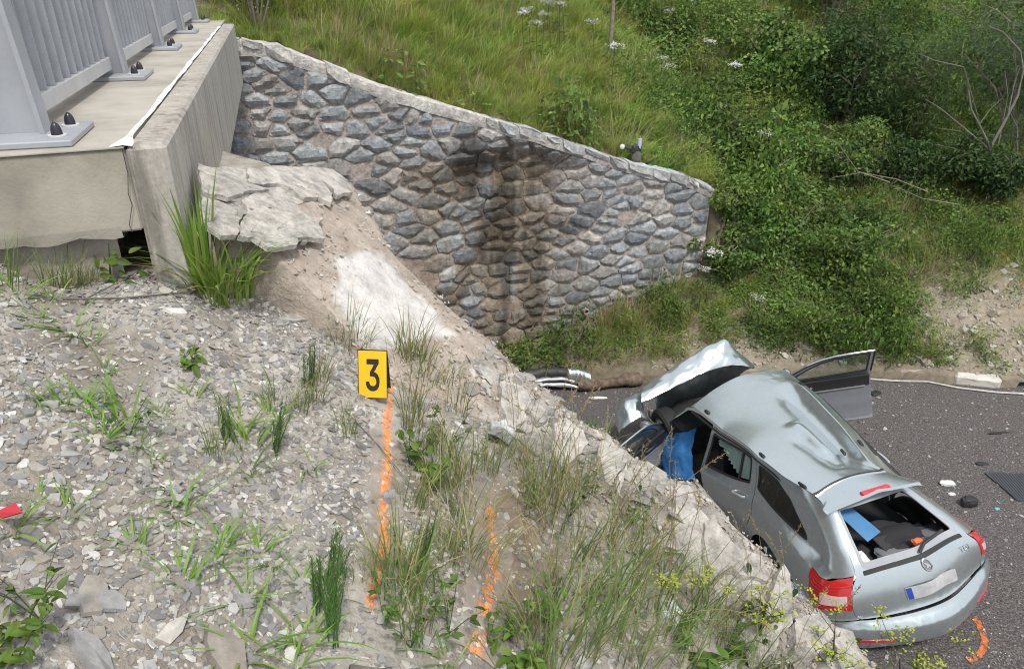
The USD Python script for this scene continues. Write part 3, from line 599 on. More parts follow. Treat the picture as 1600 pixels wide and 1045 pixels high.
for sg in (1, -1):
    fx = (lambda m: m) if sg > 0 else mirror
    cobj('body_side', fx(skin(body_side, .045)), 'car_paint')
    cobj('body_lining', fx(skin(body_side.intersection(sbox(0, .62, 9, 1.41)).buffer(-.004), .09, .006, -.035)) if body_side.intersection(sbox(0, .62, 9, 1.41)).geom_type == 'Polygon' else fx(skin(max(body_side.intersection(sbox(0, .62, 9, 1.41)).geoms, key=lambda q: q.area), .09, .006, -.035)), 'lining')
    tl = cobj('tail_light', fx(skin(TL, .03, .02, .006)), 'red_lens')
    cobj('reverse_lens', fx(skin(rp([(.735, .79), (.735, .865), (U(.20), .87), (U(.19), .79)], .008), .02, .006, .0105)), 'clear_lens', tl)
    for zz_ in (.885, .905, .925, .765): cobj('lens_rib', fx(skin(rp([(.72, zz_), (.72, zz_ + .006), (U(.34), zz_ - .012 + .006), (U(.34), zz_ - .012)], .001), .03, .004, .0085)), 'brake_lens', tl)
    fr = QW.difference(QW.buffer(-.022)); cobj('window_seal', fx(skin(fr, .03, .008, .002)), 'trim_black')
    cobj('quarter_window', fx(skin(QW.buffer(-.018), .08, .004, -.004)), 'window_glass')
    dr = cobj('rear_door', fx(skin(RD_.difference(RW), .045, .012)), 'car_paint')
    cobj('window_seal', fx(skin(RW.buffer(.004).difference(RW.buffer(-.02)), .03, .008, .002)), 'trim_black', dr)
    cobj('window_divider', fx(skin(side([(1.515, 1.0), (1.545, 1.0), (1.545, 1.34), (1.515, 1.34)], .004), .04, .012, .001)), 'trim_black', dr)
    cobj('roof_trim', fx(skin(side([(.72, 1.352), (2.74, 1.352), (2.72, 1.372), (.95, 1.372)], .004), .05, .006, .004)), 'trim_black')
    if sg < 0: cobj('door_glass', fx(skin(RW.buffer(-.015), .08, .004, -.006)), 'window_glass', dr)
    hd = tube([S(np.array(U(x)), np.array(z), o_) for x, z, o_ in ((1.36, .885, .004), (1.38, .89, .03), (1.46, .895, .036), (1.55, .895, .03), (1.57, .893, .004))], .013, 8)
    cobj('door_handle', fx(hd), 'bright_metal', dr)
    # wheels, their suspension collapsed: each stands on the road and sits deep in its arch
    for cx in (1.06, 3.64):
        wc = np.array([cx, sg * .76, .30]); P_ = to_world(wc); lift = max(0, .318 + road_z(P_[0], P_[1]) - P_[2]); wc = to_car(P_ + [0, 0, lift])
        wx = UsdGeom.Xform.Define(stage, pname('/World/' + car.GetName(), 'wheel')).GetPrim()
        prof = np.array([[.20, -.09], [.285, -.10], [.312, -.07], [.316, 0], [.312, .07], [.285, .10], [.20, .09]])
        t_ = trimesh.creation.revolve(prof, sections=40); rr = np.array([[1, 0, 0], [0, 0, 1], [0, -1, 0.]])
        cobj('tyre', (t_.vertices @ rr.T + wc, t_.faces), 'rubber', wx, warp=False)
        rm = MB(); rv = trimesh.creation.revolve(np.array([[.19, -.085], [.205, -.085], [.205, .085], [.19, .085]]), sections=36); rm.tri(rv)
        for i in range(5):
            b_ = trimesh.creation.box([.19, .05, .02]); b_.apply_translation([.10, 0, .055]); b_.apply_transform(trimesh.transformations.rotation_matrix(i * 2 * math.pi / 5, [0, 0, 1])); rm.tri(b_)
        hb = trimesh.creation.cylinder(.05, .05, sections=20); hb.apply_translation([0, 0, .05]); rm.tri(hb)
        v, f = rm.mesh(); cobj('rim', (v * [1, 1, -sg] @ rr.T + wc, f if sg < 0 else f[:, ::-1]), 'alloy', wx, warp=False)
# the left front door stands open against the wall, the right one is wide open
def front_door(sg, ang, label, drop=0.0):
    hinge = np.array([3.37, sg * .845, 0.])
    th = -sg * math.radians(ang) if True else 0
    Rz = np.array([[math.cos(th), -math.sin(th), 0], [math.sin(th), math.cos(th), 0], [0, 0, 1]])
    fx = (lambda m: m) if sg > 0 else mirror
    def turn(m, dents_=True):
        v, f = fx(m); v = (v - hinge) @ Rz.T + hinge; v[:, 2] += drop; return v, f
    put = lambda name, m, mat, par, smooth=35: cobj(name, turn(m), mat, par, smooth, warp=False)
    d = cobj('front_door', turn(skin(FD.difference(FW), .045, .014)), 'car_paint', label=label, warp=False)
    put('window_seal', skin(FW.buffer(.004).difference(FW.buffer(-.014)), .03, .02, .003), 'trim_black', d)
    put('door_glass', skin(FW.buffer(-.008), .08, .004, -.01), 'window_glass', d)
    put('frame_edge', skin(FD.difference(FD.buffer(-.012)).intersection(sbox(0, .985, 9, 2)), .03, .03, .004) if FD.difference(FD.buffer(-.012)).intersection(sbox(0, .985, 9, 2)).geom_type == 'Polygon' else skin(max(FD.difference(FD.buffer(-.012)).intersection(sbox(0, .985, 9, 2)).geoms, key=lambda q: q.area), .03, .03, .004), 'trim_black', d)
    inner = FD.intersection(sbox(0, .30, 9, .965)).buffer(-.03)
    put('door_trim', skin(inner.intersection(sbox(0, .2, 9, .76)), .06, .02, -.03), 'trim_grey', d)
    put('upper_trim', skin(inner.intersection(sbox(0, .775, 9, 1.2)), .06, .03, -.035), 'trim_black', d)
    put('trim_strip', skin(side([(2.34, .762), (3.2, .762), (3.2, .774), (2.34, .774)], .003), .05, .03, -.042), 'bright_metal', d)
    put('inner_handle', tube([S(np.array(U(x)), np.array(z), o_) for x, z, o_ in ((2.98, .83, -.06), (3.0, .845, -.085), (3.10, .85, -.09), (3.17, .84, -.06))], .012, 8), 'chrome', d)
    sp_ = trimesh.creation.cylinder(.085, .02, sections=24); sv = sp_.vertices @ np.array([[1, 0, 0], [0, 0, 1], [0, -1, 0.]]).T + [3.12, .845 - .055, .46]
    put('speaker', (sv, sp_.faces), 'trim_black', d)
    mm = trimesh.creation.icosphere(3, 1.0); mv = mm.vertices * [.06, .11, .075] + [3.25, .97, 1.0]
    mir = put('wing_mirror', (mv, mm.faces), 'car_paint', d)
front_door(-1, 68, 'right front door swung wide open with its inner trim showing')
front_door(1, 62, 'left front door swung open behind the wall top', drop=-.02)
# roof
nu, nv = 130, 90
xs_, vs_ = np.meshgrid(np.linspace(0, 1, nu), np.linspace(-1, 1, nv), indexing='ij')
xr0, xr1 = .485 - .05 * (1 - vs_ ** 2), 2.74 + .12 * (1 - vs_ ** 2)
rx = xr0 + (xr1 - xr0) * xs_; tpr = (1 - .07 * sstep(1.3, .1, rx)); ry = vs_ * .572 * tpr; rz_ = 1.4025 + (.055 + .015 * np.sin(np.pi * xs_)) * (1 - np.abs(vs_) ** 2.2)
rv = np.stack([rx, ry, rz_], -1).reshape(-1, 3); rf = quads(grid_faces(nu, nv))
k = len(rv); und = rv - [0, 0, .012]; edge = []
def strip(ids):
    for a, b in zip(ids[:-1], ids[1:]): edge.extend([[a, b, b + k], [a, b + k, a + k]])
ii = np.arange(nu * nv).reshape(nu, nv); strip(ii[:, 0]); strip(ii[::-1, -1]); strip(ii[0, ::-1]); strip(ii[-1])
roof = cobj('roof', (np.vstack([rv, und]), np.vstack([rf, rf[:, ::-1] + k, np.array(edge)])), 'car_paint')
cobj('headlining', (rv * [1, .97, 1] - [0, 0, .03], rf[:, ::-1]), 'lining')
for x, sg in ((2.5, 1), (1.25, 1), (.62, 1), (2.3, -1), (1.0, -1), (.95, -.55)):
    y = sg * .53; z = 1.4025 + .055 * (1 - abs(sg * .93) ** 2.2) + (.03 if abs(sg) < 1 else 0)
    b_ = bevel_box(np.array([.09, .035, .028]), .008); cobj('rail_mount', (b_.vertices + [x, y, z + .008], b_.faces), 'trim_black', roof)
vs1 = np.linspace(-1, 1, 40); sl = np.stack([.472 - .05 * (1 - vs1 ** 2), vs1 * .545, 1.4025 + .055 * (1 - np.abs(vs1) ** 2.2) - .010], 1); v, f = tube(sl, .0135, 8); cobj('roof_seal', (v, f), 'trim_black', roof)
# tailgate, spoiler, bumper
TG = rp([(-.688, .605), (.688, .605), (.688, 1.365), (-.688, 1.365)], .02); TW = rp([(-.60, 1.005), (.60, 1.005), (.585, 1.325), (-.585, 1.325)], .05)
tg = cobj('tailgate', skin(TG.difference(TW), .045, .02), 'car_paint')
cobj('tailgate_frame', skin(TW.buffer(.006).difference(TW.buffer(-.03)), .03, .012, .003), 'galvanised', tg)
cobj('tailgate_lining', skin(TG.difference(TW.buffer(.01)).buffer(-.02), .09, .006, -.045), 'lining', tg)
sv = []; sx = np.linspace(0, 1, 8); sy = np.linspace(-1, 1, 30)
top_, bot_ = [], []
for a in sx:
    for b in sy:
        x = lerp(.460 - .05 * (1 - b * b), .235 - .05 * (1 - b * b), a); y = b * lerp(.535, .50, a); z = 1.400 + .055 * (1 - abs(b) ** 2.2) - .035 * a
        top_.append([x, y, z]); bot_.append([x, y, z - lerp(.04, .022, a)])
k = len(top_); gf = quads(grid_faces(8, 30)); ii = np.arange(k).reshape(8, 30); edge = []; strip(ii[:, 0][::-1]); strip(ii[:, -1]); strip(ii[0]); strip(ii[-1][::-1])
sp_ = cobj('spoiler', (np.vstack([top_, bot_]), np.vstack([gf[:, ::-1], gf + k, np.array(edge)])), 'car_paint', tg)
bl = bevel_box(np.array([.035, .30, .024]), .008); bv = bl.vertices.copy(); bv[:, 0] += .186 + .9 * bv[:, 1] ** 2; bv[:, 2] += 1.424
cobj('third_brake_light', (bv, bl.faces), 'brake_lens', sp_)
lip_ = skin(rp([(-.60, .968), (.60, .968), (.60, .996), (-.60, .996)], .01), .04, .012, .006); cobj('window_ledge', lip_, 'trim_black', tg)
wip = tube([S(np.array(u), np.array(z), .03) for u, z in ((0, 1.015), (-.12, 1.045), (-.45, 1.06))], .010, 6); cobj('wiper', wip, 'trim_black', tg)
bm_ = rp([(-U(.70), .215), (U(.70), .215), (U(.70), .594), (-U(.70), .594)], .02).difference(arch_r.buffer(.01)).difference(Point(-U(1.06), .32).buffer(.355))
def bump_fn(u, z): return S(u, z, .012 + .038 * sstep(.56, .50, z) * sstep(.2, .34, z))
bmp = cobj('rear_bumper', skin(bm_, .04, .02, fn=bump_fn), 'car_paint')
for sg in (1, -1):
    cobj('reflector', skin(rp([(sg * .50, .335), (sg * .80, .345), (sg * .80, .385), (sg * .50, .365)], .006), .03, .01, fn=lambda u, z: S(u, z, .054)), 'brake_lens', bmp)
# number plate (bent, its blue band at the left), emblem, lettering
pm = lambda u, z: S(u, z, .012 + .016 * sstep(-.1, -.28, u) + .008 * np.sin(u * 14))
np_ = cobj('number_plate', skin(rp([(-.26, .70), (.26, .70), (.26, .81), (-.26, .81)], .006), .03, .004, fn=pm), 'plate_white', tg)
cobj('blue_band', skin(rp([(.21, .704), (.255, .704), (.255, .806), (.21, .806)], .002), .02, .002, fn=lambda u, z: pm(u, z) - np.array([.0025, 0, 0])), 'plate_blue', np_)
em = MB(); th = np.linspace(0, 2 * np.pi, 25)
pt = np.stack([.042 * np.cos(th), .042 * np.sin(th)], 1); q = S(-pt[:, 0], .925 + pt[:, 1], .006); em.tube(q, .006, 6)
dk = skin(Point(0, .925).buffer(.036), .015, .003, .003)
for P_ in ([(-.022, .0), (.004, .018), (.028, .020), (.010, .004), (.020, -.016), (-.004, -.012)], [(-.02, -.022), (-.008, -.012), (-.012, -.004), (-.026, -.008)]):
    v, f = skin(Polygon([(x, .925 + z) for x, z in P_]), .012, .003, .007); em.add(v, f)
v, f = em.mesh(); emb = cobj('emblem', (v, f), 'chrome', tg); cobj('emblem_disc', dk, 'trim_grey', emb)
tx = meshkit.text_mesh('TDI', .042, .004); tv = np.array(tx.vertices); u_ = -.44 - tv[:, 0] * 1.35
cobj('lettering', (S(u_, .865 + tv[:, 1], .003) - np.stack([tv[:, 2], 0 * u_, 0 * u_], 1), tx.faces), 'chrome', tg, smooth=False)
# cabin: floor, seats, cargo shelf, dashboard
cf = MB(); cf.box([.16, -.66, .50], [1.35, .66, .54]); cf.box([1.3, -.72, .24], [3.45, .72, .28]); cf.box([1.28, -.66, .28], [1.33, .66, .53])
v, f = cf.mesh(); cobj('cabin_floor', (v, f), 'lining')
def seat(x, y, wd):
    s_ = MB(); s_.box([x - .05, y - wd / 2, .40], [x + .48, y + wd / 2, .56], bev=.05)
    b_ = bevel_box(np.array([.14, wd, .62]), .05); v = b_.vertices.copy(); v[:, 0] -= .28 * (v[:, 2] + .31); s_.add(v + [x + .0, y, .80], b_.faces)
    v, f = s_.mesh(); p = cobj('seat', (v, f), 'seat_cloth')
    h_ = bevel_box(np.array([.09, .24, .16]), .035)
    for yy in ([y] if wd < .8 else [y - .4, y, y + .4]): cobj('headrest', (h_.vertices + [x - .21, yy, 1.16], h_.faces), 'seat_cloth', p)
seat(2.35, .36, .50); seat(2.35, -.36, .50); seat(1.42, 0, 1.26)
ds = bevel_box(np.array([.40, 1.36, .26]), .06); cobj('dashboard', (ds.vertices + [3.28, 0, .86], ds.faces), 'trim_black')
cc = trimesh.creation.cylinder(.035, 1.1, sections=16); cobj('cargo_cover', (cc.vertices @ np.array([[1, 0, 0], [0, 0, 1], [0, -1, 0.]]).T * [1, 1, 1] + [.62, 0, .80], cc.faces), 'trim_grey')
sh = bevel_box(np.array([.34, .95, .025]), .008); shv = sh.vertices.copy(); shv[:, 2] += .25 * shv[:, 0] + .03 * np.sin(6 * shv[:, 1]); cobj('parcel_shelf', (shv * [.6, .8, 1] + [.33, -.22, .93], sh.faces), 'lining')
# pleated sun blind hanging in the left rear window
bl_u, bl_z = np.meshgrid(np.linspace(1.34, 2.10, 70), np.linspace(0, 1, 10), indexing='ij')
zt_ = 1.335; zb_ = 1.03 + .22 * sstep(1.45, 2.1, bl_u); zz_ = zt_ + (zb_ - zt_) * bl_z
bv = S(U(bl_u), zz_, -.03) + np.stack([0 * bl_u, .012 * np.sin(zz_ * 190 + bl_u * 8), 0 * bl_u], -1)
cobj('sun_blind', (bv.reshape(-1, 3), quads(grid_faces(70, 10))), 'teal_sunblind', smooth=True)
# buckled bonnet, folded up into a crest; windscreen; crushed nose
rear = [(1002, 628), (1032, 613), (1066, 597), (1096, 581), (1128, 571), (1155, 569), (1179, 574)]
mid = [(1003, 612), (1033, 597), (1066, 579), (1096, 563), (1127, 550), (1152, 556), (1179, 572)]
crest = [(1006, 602), (1036, 583), (1068, 562), (1096, 545), (1128, 528), (1150, 545), (1176, 570)]
rows = []
for k_, (line, xo) in enumerate(((rear, 3.42), (mid, 3.52), (crest, 3.66))): rows.append([car_px(a, b, x=xo) for a, b in line])
rows.append([np.array([4.0, lerp(.62, -.62, i / 6), .92 + .05 * math.sin(i * 1.7)]) for i in range(7)]); rows.append([np.array([4.12, lerp(.60, -.60, i / 6), .62 + .06 * math.sin(i * 2.1)]) for i in range(7)])
rows = np.array(rows)
from scipy.interpolate import RectBivariateSpline, PchipInterpolator as Pc
ti, tj = np.linspace(0, 4, 40), np.linspace(0, 6, 64)
tmp = Pc(np.arange(7), rows, axis=1)(tj); bon = Pc(np.arange(5), tmp, axis=0)(ti)
bon[..., 2] += .05 * (np.abs(fbm(bon * 4, 3, 96) - .5)) * 2 - .02 + .030 * (fbm(bon * 5, 4, 97) - .5) * np.r_[np.linspace(.6, 2.2, 40)][:, None]
bon[..., 0] += .05 * (fbm(bon * 4, 3, 98) - .5)
bvv = bon.reshape(-1, 3); bff = quads(grid_faces(40, 64)); m = trimesh.Trimesh(bvv, bff, process=False); nn_ = m.vertex_normals
if nn_[:, 2].mean() < 0: bff = bff[:, ::-1]; nn_ = -nn_
cobj('bonnet', (np.vstack([bvv, bvv - nn_ * .012]), np.vstack([bff, bff[:, ::-1] + len(bvv)])), 'car_paint', warp=False)
wu, wv_ = np.meshgrid(np.linspace(0, 1, 16), np.linspace(-1, 1, 30), indexing='ij')
a_top = np.stack([2.745 + .12 * (1 - wv_ ** 2), wv_ * .565, 1.40 + .055 * (1 - np.abs(wv_) ** 2.2)], -1); a_bot = np.stack([3.36 + .16 * (1 - wv_ ** 2), wv_ * .70, .98 + 0 * wv_], -1)
wsv = a_top + (a_bot - a_top) * wu[..., None]; wsv[..., 2] += .02 * (fbm(wsv * 6, 3, 99) - .5)
cobj('windscreen', (wsv.reshape(-1, 3), quads(grid_faces(16, 30))[:, ::-1]), 'cracked_glass')
for sg in (1, -1):
    fp = side([(3.40, .93), (3.44, .60), (3.5, .30), (4.05, .35), (4.12, .70), (3.98, .86)], .03).difference(arch_f)
    if fp.geom_type != 'Polygon': fp = max(fp.geoms, key=lambda q: q.area)
    v, f = skin(fp, .05, .012); cr = sstep(3.6, 4.1, v[:, 0])[:, None]
    v = v + cr * .22 * (np.stack([fbm(v * 5, 3, 101), fbm(v * 5, 3, 102), fbm(v * 5, 3, 103)], 1) - .5) + cr * np.array([-.12, -.08, .04])
    if sg < 0: v = v * [1, -1, 1]; f = f[:, ::-1]
    cobj('front_wing', (v, f), 'car_paint')
ico = trimesh.creation.icosphere(4, 1.0); iv = ico.vertices; iv = np.sign(iv) * np.abs(iv) ** .55 * [.36, .68, .26]; iv = iv + .16 * (np.stack([fbm(iv * 4, 4, 104), fbm(iv * 4, 4, 105), fbm(iv * 4, 4, 106)], 1) - .5)
cobj('crushed_engine', (iv + [3.72, 0, .56], ico.faces), 'engine_black', smooth=False, warp=False)
hp_ = [[car_px(a, b, x=3.75) for a, b in ((1004, 628), (990, 622), (975, 630), (966, 645), (962, 662))], [car_px(a, b, x=3.95) for a, b in ((1010, 612), (992, 616), (972, 624), (963, 636), (960, 655))], [car_px(a, b, x=3.55) for a, b in ((1012, 655), (1000, 650), (990, 655), (978, 664), (968, 676))]]
hp_ = np.array([hp_[1], hp_[0], hp_[2]]); hq = Pc(np.arange(3), Pc(np.arange(5), hp_, axis=1)(np.linspace(0, 4, 24)), axis=0)(np.linspace(0, 2, 14)); hq = hq + .035 * (np.stack([fbm(hq * 9, 3, 107), fbm(hq * 9, 3, 108), fbm(hq * 9, 3, 109)], -1) - .5)
hv = hq.reshape(-1, 3); hf = quads(grid_faces(14, 24)); cobj('bent_wing', (np.vstack([hv, hv - [.0, 0, .012]]), np.vstack([hf, hf[:, ::-1] + len(hv)])), 'car_paint', smooth=40, warp=False)
ab = trimesh.creation.icosphere(3, 1.0); av = ab.vertices * [.20, .13, .05]; av += .05 * (np.stack([fbm(av * 9, 3, 111)] * 3, 1) - .5)
cobj('airbag', (av + car_px(1036, 650, y=.62), ab.faces), 'airbag', smooth=40, warp=False)
# blue cloth in the open left front doorway: a thing of its own, resting in the car
cu, cv_ = np.meshgrid(np.linspace(0, 1, 60), np.linspace(0, 1, 60), indexing='ij')
pth = [(1062, 668, .50), (1056, 690, .68), (1054, 712, .80), (1056, 735, .86), (1062, 752, .90)]
left_ = Pc(np.linspace(0, 1, 5), np.array([car_px(a - 27, b + 4, y=y) for a, b, y in pth]), axis=0)(cv_[0]); right_ = Pc(np.linspace(0, 1, 5), np.array([car_px(a + 27, b, y=y) for a, b, y in pth]), axis=0)(cv_[0])
cl = left_[None] + (right_ - left_)[None] * cu[..., None]; bulge = np.sin(np.pi * cu) ** .7
cl[..., 1] += .12 * bulge + .06 * (fbm(cl * 6, 4, 113) - .5); cl[..., 2] += .08 * bulge + .05 * (fbm(cl * 7, 4, 114) - .5) + .012 * np.sin(cu * 24 + 3 * cv_); cl[..., 0] += .05 * (fbm(cl * 5, 3, 115) - .5)
cvv = to_world(cl.reshape(-1, 3)); cff = quads(grid_faces(60, 60)); cn = trimesh.Trimesh(cvv, cff, process=False).vertex_normals
tag(obj('blue_cloth', (np.vstack([cvv, cvv - cn * .012]), np.vstack([cff, cff[:, ::-1] + len(cvv)])), 'blue_cloth', smooth=True), 'crumpled bright blue cloth in the open left front doorway of the car', 'cloth')
def carthing(name, label, cat, v, f, mat, smooth=30):
    tag(obj(name, (crash(v), f), mat, smooth=smooth), label, cat)
b_ = bevel_box(np.array([.34, .27, .012]), .004); R_ = rotm(.3, -.55, .2); carthing('blue_board', 'light blue flat board lying inside the open tailgate window', 'board', b_.vertices @ R_.T + [.52, .20, 1.12], b_.faces, 'blue_board')
b_ = bevel_box(np.array([.06, .5, .02]), .004); rough('wood', (.30, .21, .12), (.46, .36, .23), 8., .8, .3, 60.); carthing('wooden_lath', 'pale wooden lath lying behind the blue board in the car', 'lath', b_.vertices @ rotm(.35, 0, .1).T + [.72, -.15, 1.20], b_.faces, 'wood')
def lump(name, label, cat, pos, size, mat, seed, rot=None, world=False, amp=.5):
    ic = trimesh.creation.icosphere(3, 1.0); v = np.sign(ic.vertices) * np.abs(ic.vertices) ** .7 * size
    v = v * (1 + amp * (fbm(ic.vertices * 1.8 + seed, 4, seed)[:, None] - .5) * 2)
    if rot is not None: v = v @ rot.T
    return tag(obj(name, ((v + pos) if world else crash(v + pos), ic.faces), mat, smooth=35), label, cat)
lump('black_bag', 'black bag heaped at the left of the car boot', 'bag', [.52, .38, .74], [.15, .20, .16], 'seat_cloth', 5)
lump('red_bundle', 'dark red bundle behind the black bag in the car boot', 'bundle', [.62, .44, 1.04], [.14, .08, .07], 'red_cloth', 6)
lump('grey_box', 'dark grey box edge sticking up in the middle of the car boot', 'box', [.34, .02, .90], [.10, .22, .05], 'trim_grey', 8, amp=.25)
lump('orange_packet', 'little orange packet on the parcel shelf in the car boot', 'packet', [.22, -.12, 1.0], [.03, .05, .02], 'marker_orange', 9)
lump('dark_jacket', 'dark rumpled jacket over the load in the car boot', 'jacket', [.44, -.05, .90], [.16, .26, .07], 'seat_cloth', 31, amp=.7)
lump('grey_sack', 'grey flattened sack at the right of the car boot', 'sack', [.36, -.40, .90], [.12, .13, .05], 'trim_grey', 32, amp=.6)
lump('white_bag', 'small white plastic bag at the lower left of the boot opening', 'bag', [.27, .44, .95], [.06, .07, .10], 'airbag', 7)
# ------------------------------------------------------------------ near wall: its broken sloping top, rubble plates and stones
nwall = thing('wing_wall', 'broken top of the near wing wall running down beside the car', 'wall')
FARE = [(548, 285, .26), (580, 345, .22), (612, 392, .18), (650, 430, .14), (700, 478, .11), (778, 544, .09), (812, 580, .09), (841, 601, .09), (873, 624, .09), (904, 658, .10), (925, 667, .12), (951, 675, .13), (980, 704, .13), (1007, 730, .14), (1050, 748, .17), (1090, 757, .20), (1116, 787, .20), (1160, 833, .20), (1210, 880, .20), (1250, 930, .19), (1283, 956, .18), (1318, 997, .18), (1350, 1020, .18), (1400, 1075, .18), (1520, 1200, .18)]
NEARE = [(335, 352, .27), (400, 375, .26), (470, 440, .19), (525, 497, .12), (575, 560, .05), (640, 610, .015), (700, 632, .0), (780, 668, .0), (840, 705, .0), (900, 750, .0), (960, 800, .0), (1040, 860, .0), (1110, 925, .0), (1160, 985, .0), (1210, 1060, .0), (1300, 1200, 0)]
def resample(pts, n):
    p = np.array(pts); d = np.r_[0, np.cumsum(np.linalg.norm(np.diff(p, axis=0), axis=1))]; t = np.linspace(0, d[-1], n)
    return np.stack([np.interp(t, d, p[:, k]) for k in range(3)], 1)
NU, NV = 260, 46
fe = resample([on_slope(*q) for q in FARE], NU); ne = resample([on_slope(*q) for q in NEARE], NU)
tt, vv = np.meshgrid(np.linspace(0, 1, NU), np.linspace(0, 1, NV), indexing='ij')
bp_ = fe[:, None] + (ne - fe)[:, None] * vv[..., None]
bn = fbm(bp_ * 4, 5, 121) - .5; bn2 = fbm(bp_ * 13, 4, 122) - .5
bp_[..., 2] += .05 * np.sin(np.pi * vv) + (.07 * bn + .05 * bn2) * (.75 + .45 * sstep(.35, .6, tt)) * np.sin(np.pi * np.clip(vv * .9 + .08, 0, 1))
bp_[:, 0, :2] += ((fbm(fe * 5, 4, 123) - .5) * .10)[:, None] * np.array([.66, .75])
far_rows = [bp_[:, 0] + np.array([.02, .02, -.10]), bp_[:, 0] + np.array([.05, .06, -.5]), np.c_[bp_[:, 0, :2] + [.1, .12], np.full(NU, -1.0)]]
near_rows = [bp_[:, -1] - [0.01, .015, .10], bp_[:, -1] - [.03, .04, .5]]
allr = np.stack([r for r in far_rows[::-1]] + [bp_[:, j] for j in range(NV)] + near_rows, 1)
pr = project(allr.reshape(-1, 3)); pxx, pyy = pr[:, 0], pr[:, 1]
q = allr.reshape(-1, 3); n1 = fbm(q * 3.5, 5, 125); n2 = fbm(q * 12, 4, 126)
soilc = lerp(np.array([.33, .275, .225]), np.array([.43, .375, .325]), n2[:, None]); rockc = lerp(np.array([.21, .19, .165]), np.array([.40, .378, .345]), sstep(.35, .62, n2 * .5 + n1 * .5)[:, None])
plast = np.array([.56, .535, .51])
tq = np.broadcast_to(np.linspace(0, 1, NU)[:, None], allr.shape[:2]).ravel()
c = lerp(soilc, rockc, sstep(.40, .52, tq + .25 * (n1 - .5))[:, None])
pp = Polygon([(528, 408), (570, 392), (592, 402), (640, 450), (690, 503), (712, 522), (655, 528), (612, 548), (570, 530), (535, 492), (522, 470), (530, 435)]).buffer(2)
dd = np.array([pp.exterior.distance(Point(a, b)) * (1 if pp.contains(Point(a, b)) else -1) if 480 < a < 760 and 360 < b < 580 else -99 for a, b in zip(pxx, pyy)])
c = lerp(c, plast, sstep(-5, 9, dd + 34 * (n2 - .5) + 14 * (n1 - .5))[:, None])
obj('wall_top', (q, grid_faces(NU, allr.shape[1])[:, ::-1]), 'painted_soil', nwall, smooth=True, cd=c)
_bt = cKDTree(bp_.reshape(-1, 3)[:, :2])
def plate(name, pix, off, th, seed, cd, mat='painted_stone', parent=None, tilt=0.0, drape=None):
    P3 = np.array([on_slope(a, b, off) for a, b in pix]); o = P3.mean(0); n = SLN / np.linalg.norm(SLN); ex = np.array([1, 0, -.5]); ex /= np.linalg.norm(ex); ey = np.cross(n, ex)
    uv = np.stack([(P3 - o) @ ex, (P3 - o) @ ey], 1); P_ = Polygon(uv).buffer(0)
    P_ = P_ if P_.geom_type == 'Polygon' else max(P_.geoms, key=lambda g: g.area)
    cs = np.array(P_.segmentize(.02).exterior.coords)[:-1]; cs = cs + (np.stack([fbm(np.c_[cs * 30, 0 * cs[:, 0] + seed], 3, seed), fbm(np.c_[cs * 30, 0 * cs[:, 0] + seed], 3, seed + 1)], 1) - .5) * .025
    P_ = Polygon(cs).buffer(0); P_ = P_ if P_.geom_type == 'Polygon' else max(P_.geoms, key=lambda g: g.area)
    p, t, rings = fill(P_, .028); w3 = np.c_[p, 0 * p[:, 0]]
    h = .035 * (fbm(w3 * 5 + o, 4, seed + 2) - .5) + .016 * (fbm(w3 * 22 + o, 3, seed + 3) - .5) + tilt * p[:, 1]
    top = o + p[:, :1] * ex + p[:, 1:] * ey + h[:, None] * n
    if name == 'loose_slab' and seed != 251:
        dd_, ii_ = _bt.query(top[:, :2], k=6); zz_ = bp_.reshape(-1, 3)[ii_, 2].mean(1); near_ = sstep(.12, .02, dd_.min(1)); top[:, 2] = lerp(top[:, 2], zz_ + .022 + .4 * h + tilt * p[:, 1], near_ * .85)
    bot = top - n * (th * (.7 + .6 * fbm(w3 * 9, 3, seed + 4)))[:, None]; k = len(p); f = [t, t[:, ::-1] + k]
    for r in rings:
        a, b = r, np.roll(r, -1); f += [np.stack([a, a + k, b + k], 1), np.stack([a, b + k, b], 1)]
    V = np.vstack([top, bot]); n3 = fbm(V * 7, 4, seed + 5)[:, None]
    return obj(name, (V, np.vstack(f)), mat, parent or nwall, smooth=30, cd=lerp(np.asarray(cd) * .86, np.asarray(cd) * 1.1, n3))
def z3(pts): return [(280 + a / 4.02, 240 + b / 4.02) for a, b in pts]
PC = np.array([.385, .362, .33])
plate('rubble_plate', z3([(430, 95), (520, 90), (640, 72), (780, 92), (970, 92), (1010, 125), (1060, 160), (1095, 240), (1040, 243), (985, 270), (960, 215), (900, 165), (895, 160), (955, 250), (962, 320), (880, 272), (790, 282), (700, 225), (620, 190), (430, 180)]), .33, .022, 201, PC)
plate('rubble_plate', z3([(120, 60), (200, 95), (300, 82), (425, 100), (430, 180), (560, 225), (440, 240), (300, 275), (150, 240)]), .325, .022, 211, PC * .98)
plate('rubble_plate', z3([(395, 300), (440, 262), (570, 235), (640, 205), (790, 290), (745, 320), (700, 290), (780, 370), (835, 392), (910, 408), (880, 440), (915, 530), (830, 522), (745, 535), (742, 578), (640, 572), (560, 582), (510, 545), (468, 518), (390, 510), (385, 425), (435, 355)]), .31, .022, 221, PC * 1.02)
plate('rubble_plate', z3([(140, 245), (295, 282), (390, 300), (430, 352), (378, 425), (384, 510), (260, 505), (140, 420)]), .30, .022, 231, PC * .95)
plate('rubble_plate', z3([(960, 325), (1000, 300), (1060, 385), (1055, 415), (1010, 390)]), .26, .022, 241, PC * .9)
plate('rubble_plate', z3([(745, 530), (800, 520), (830, 530), (800, 552), (760, 550)]), .29, .022, 245, PC * .9)
plate('loose_slab', z3([(615, 1025), (680, 1000), (860, 985), (930, 1000), (880, 1030), (700, 1042)]), .05, .03, 251, np.array([.40, .385, .36]))
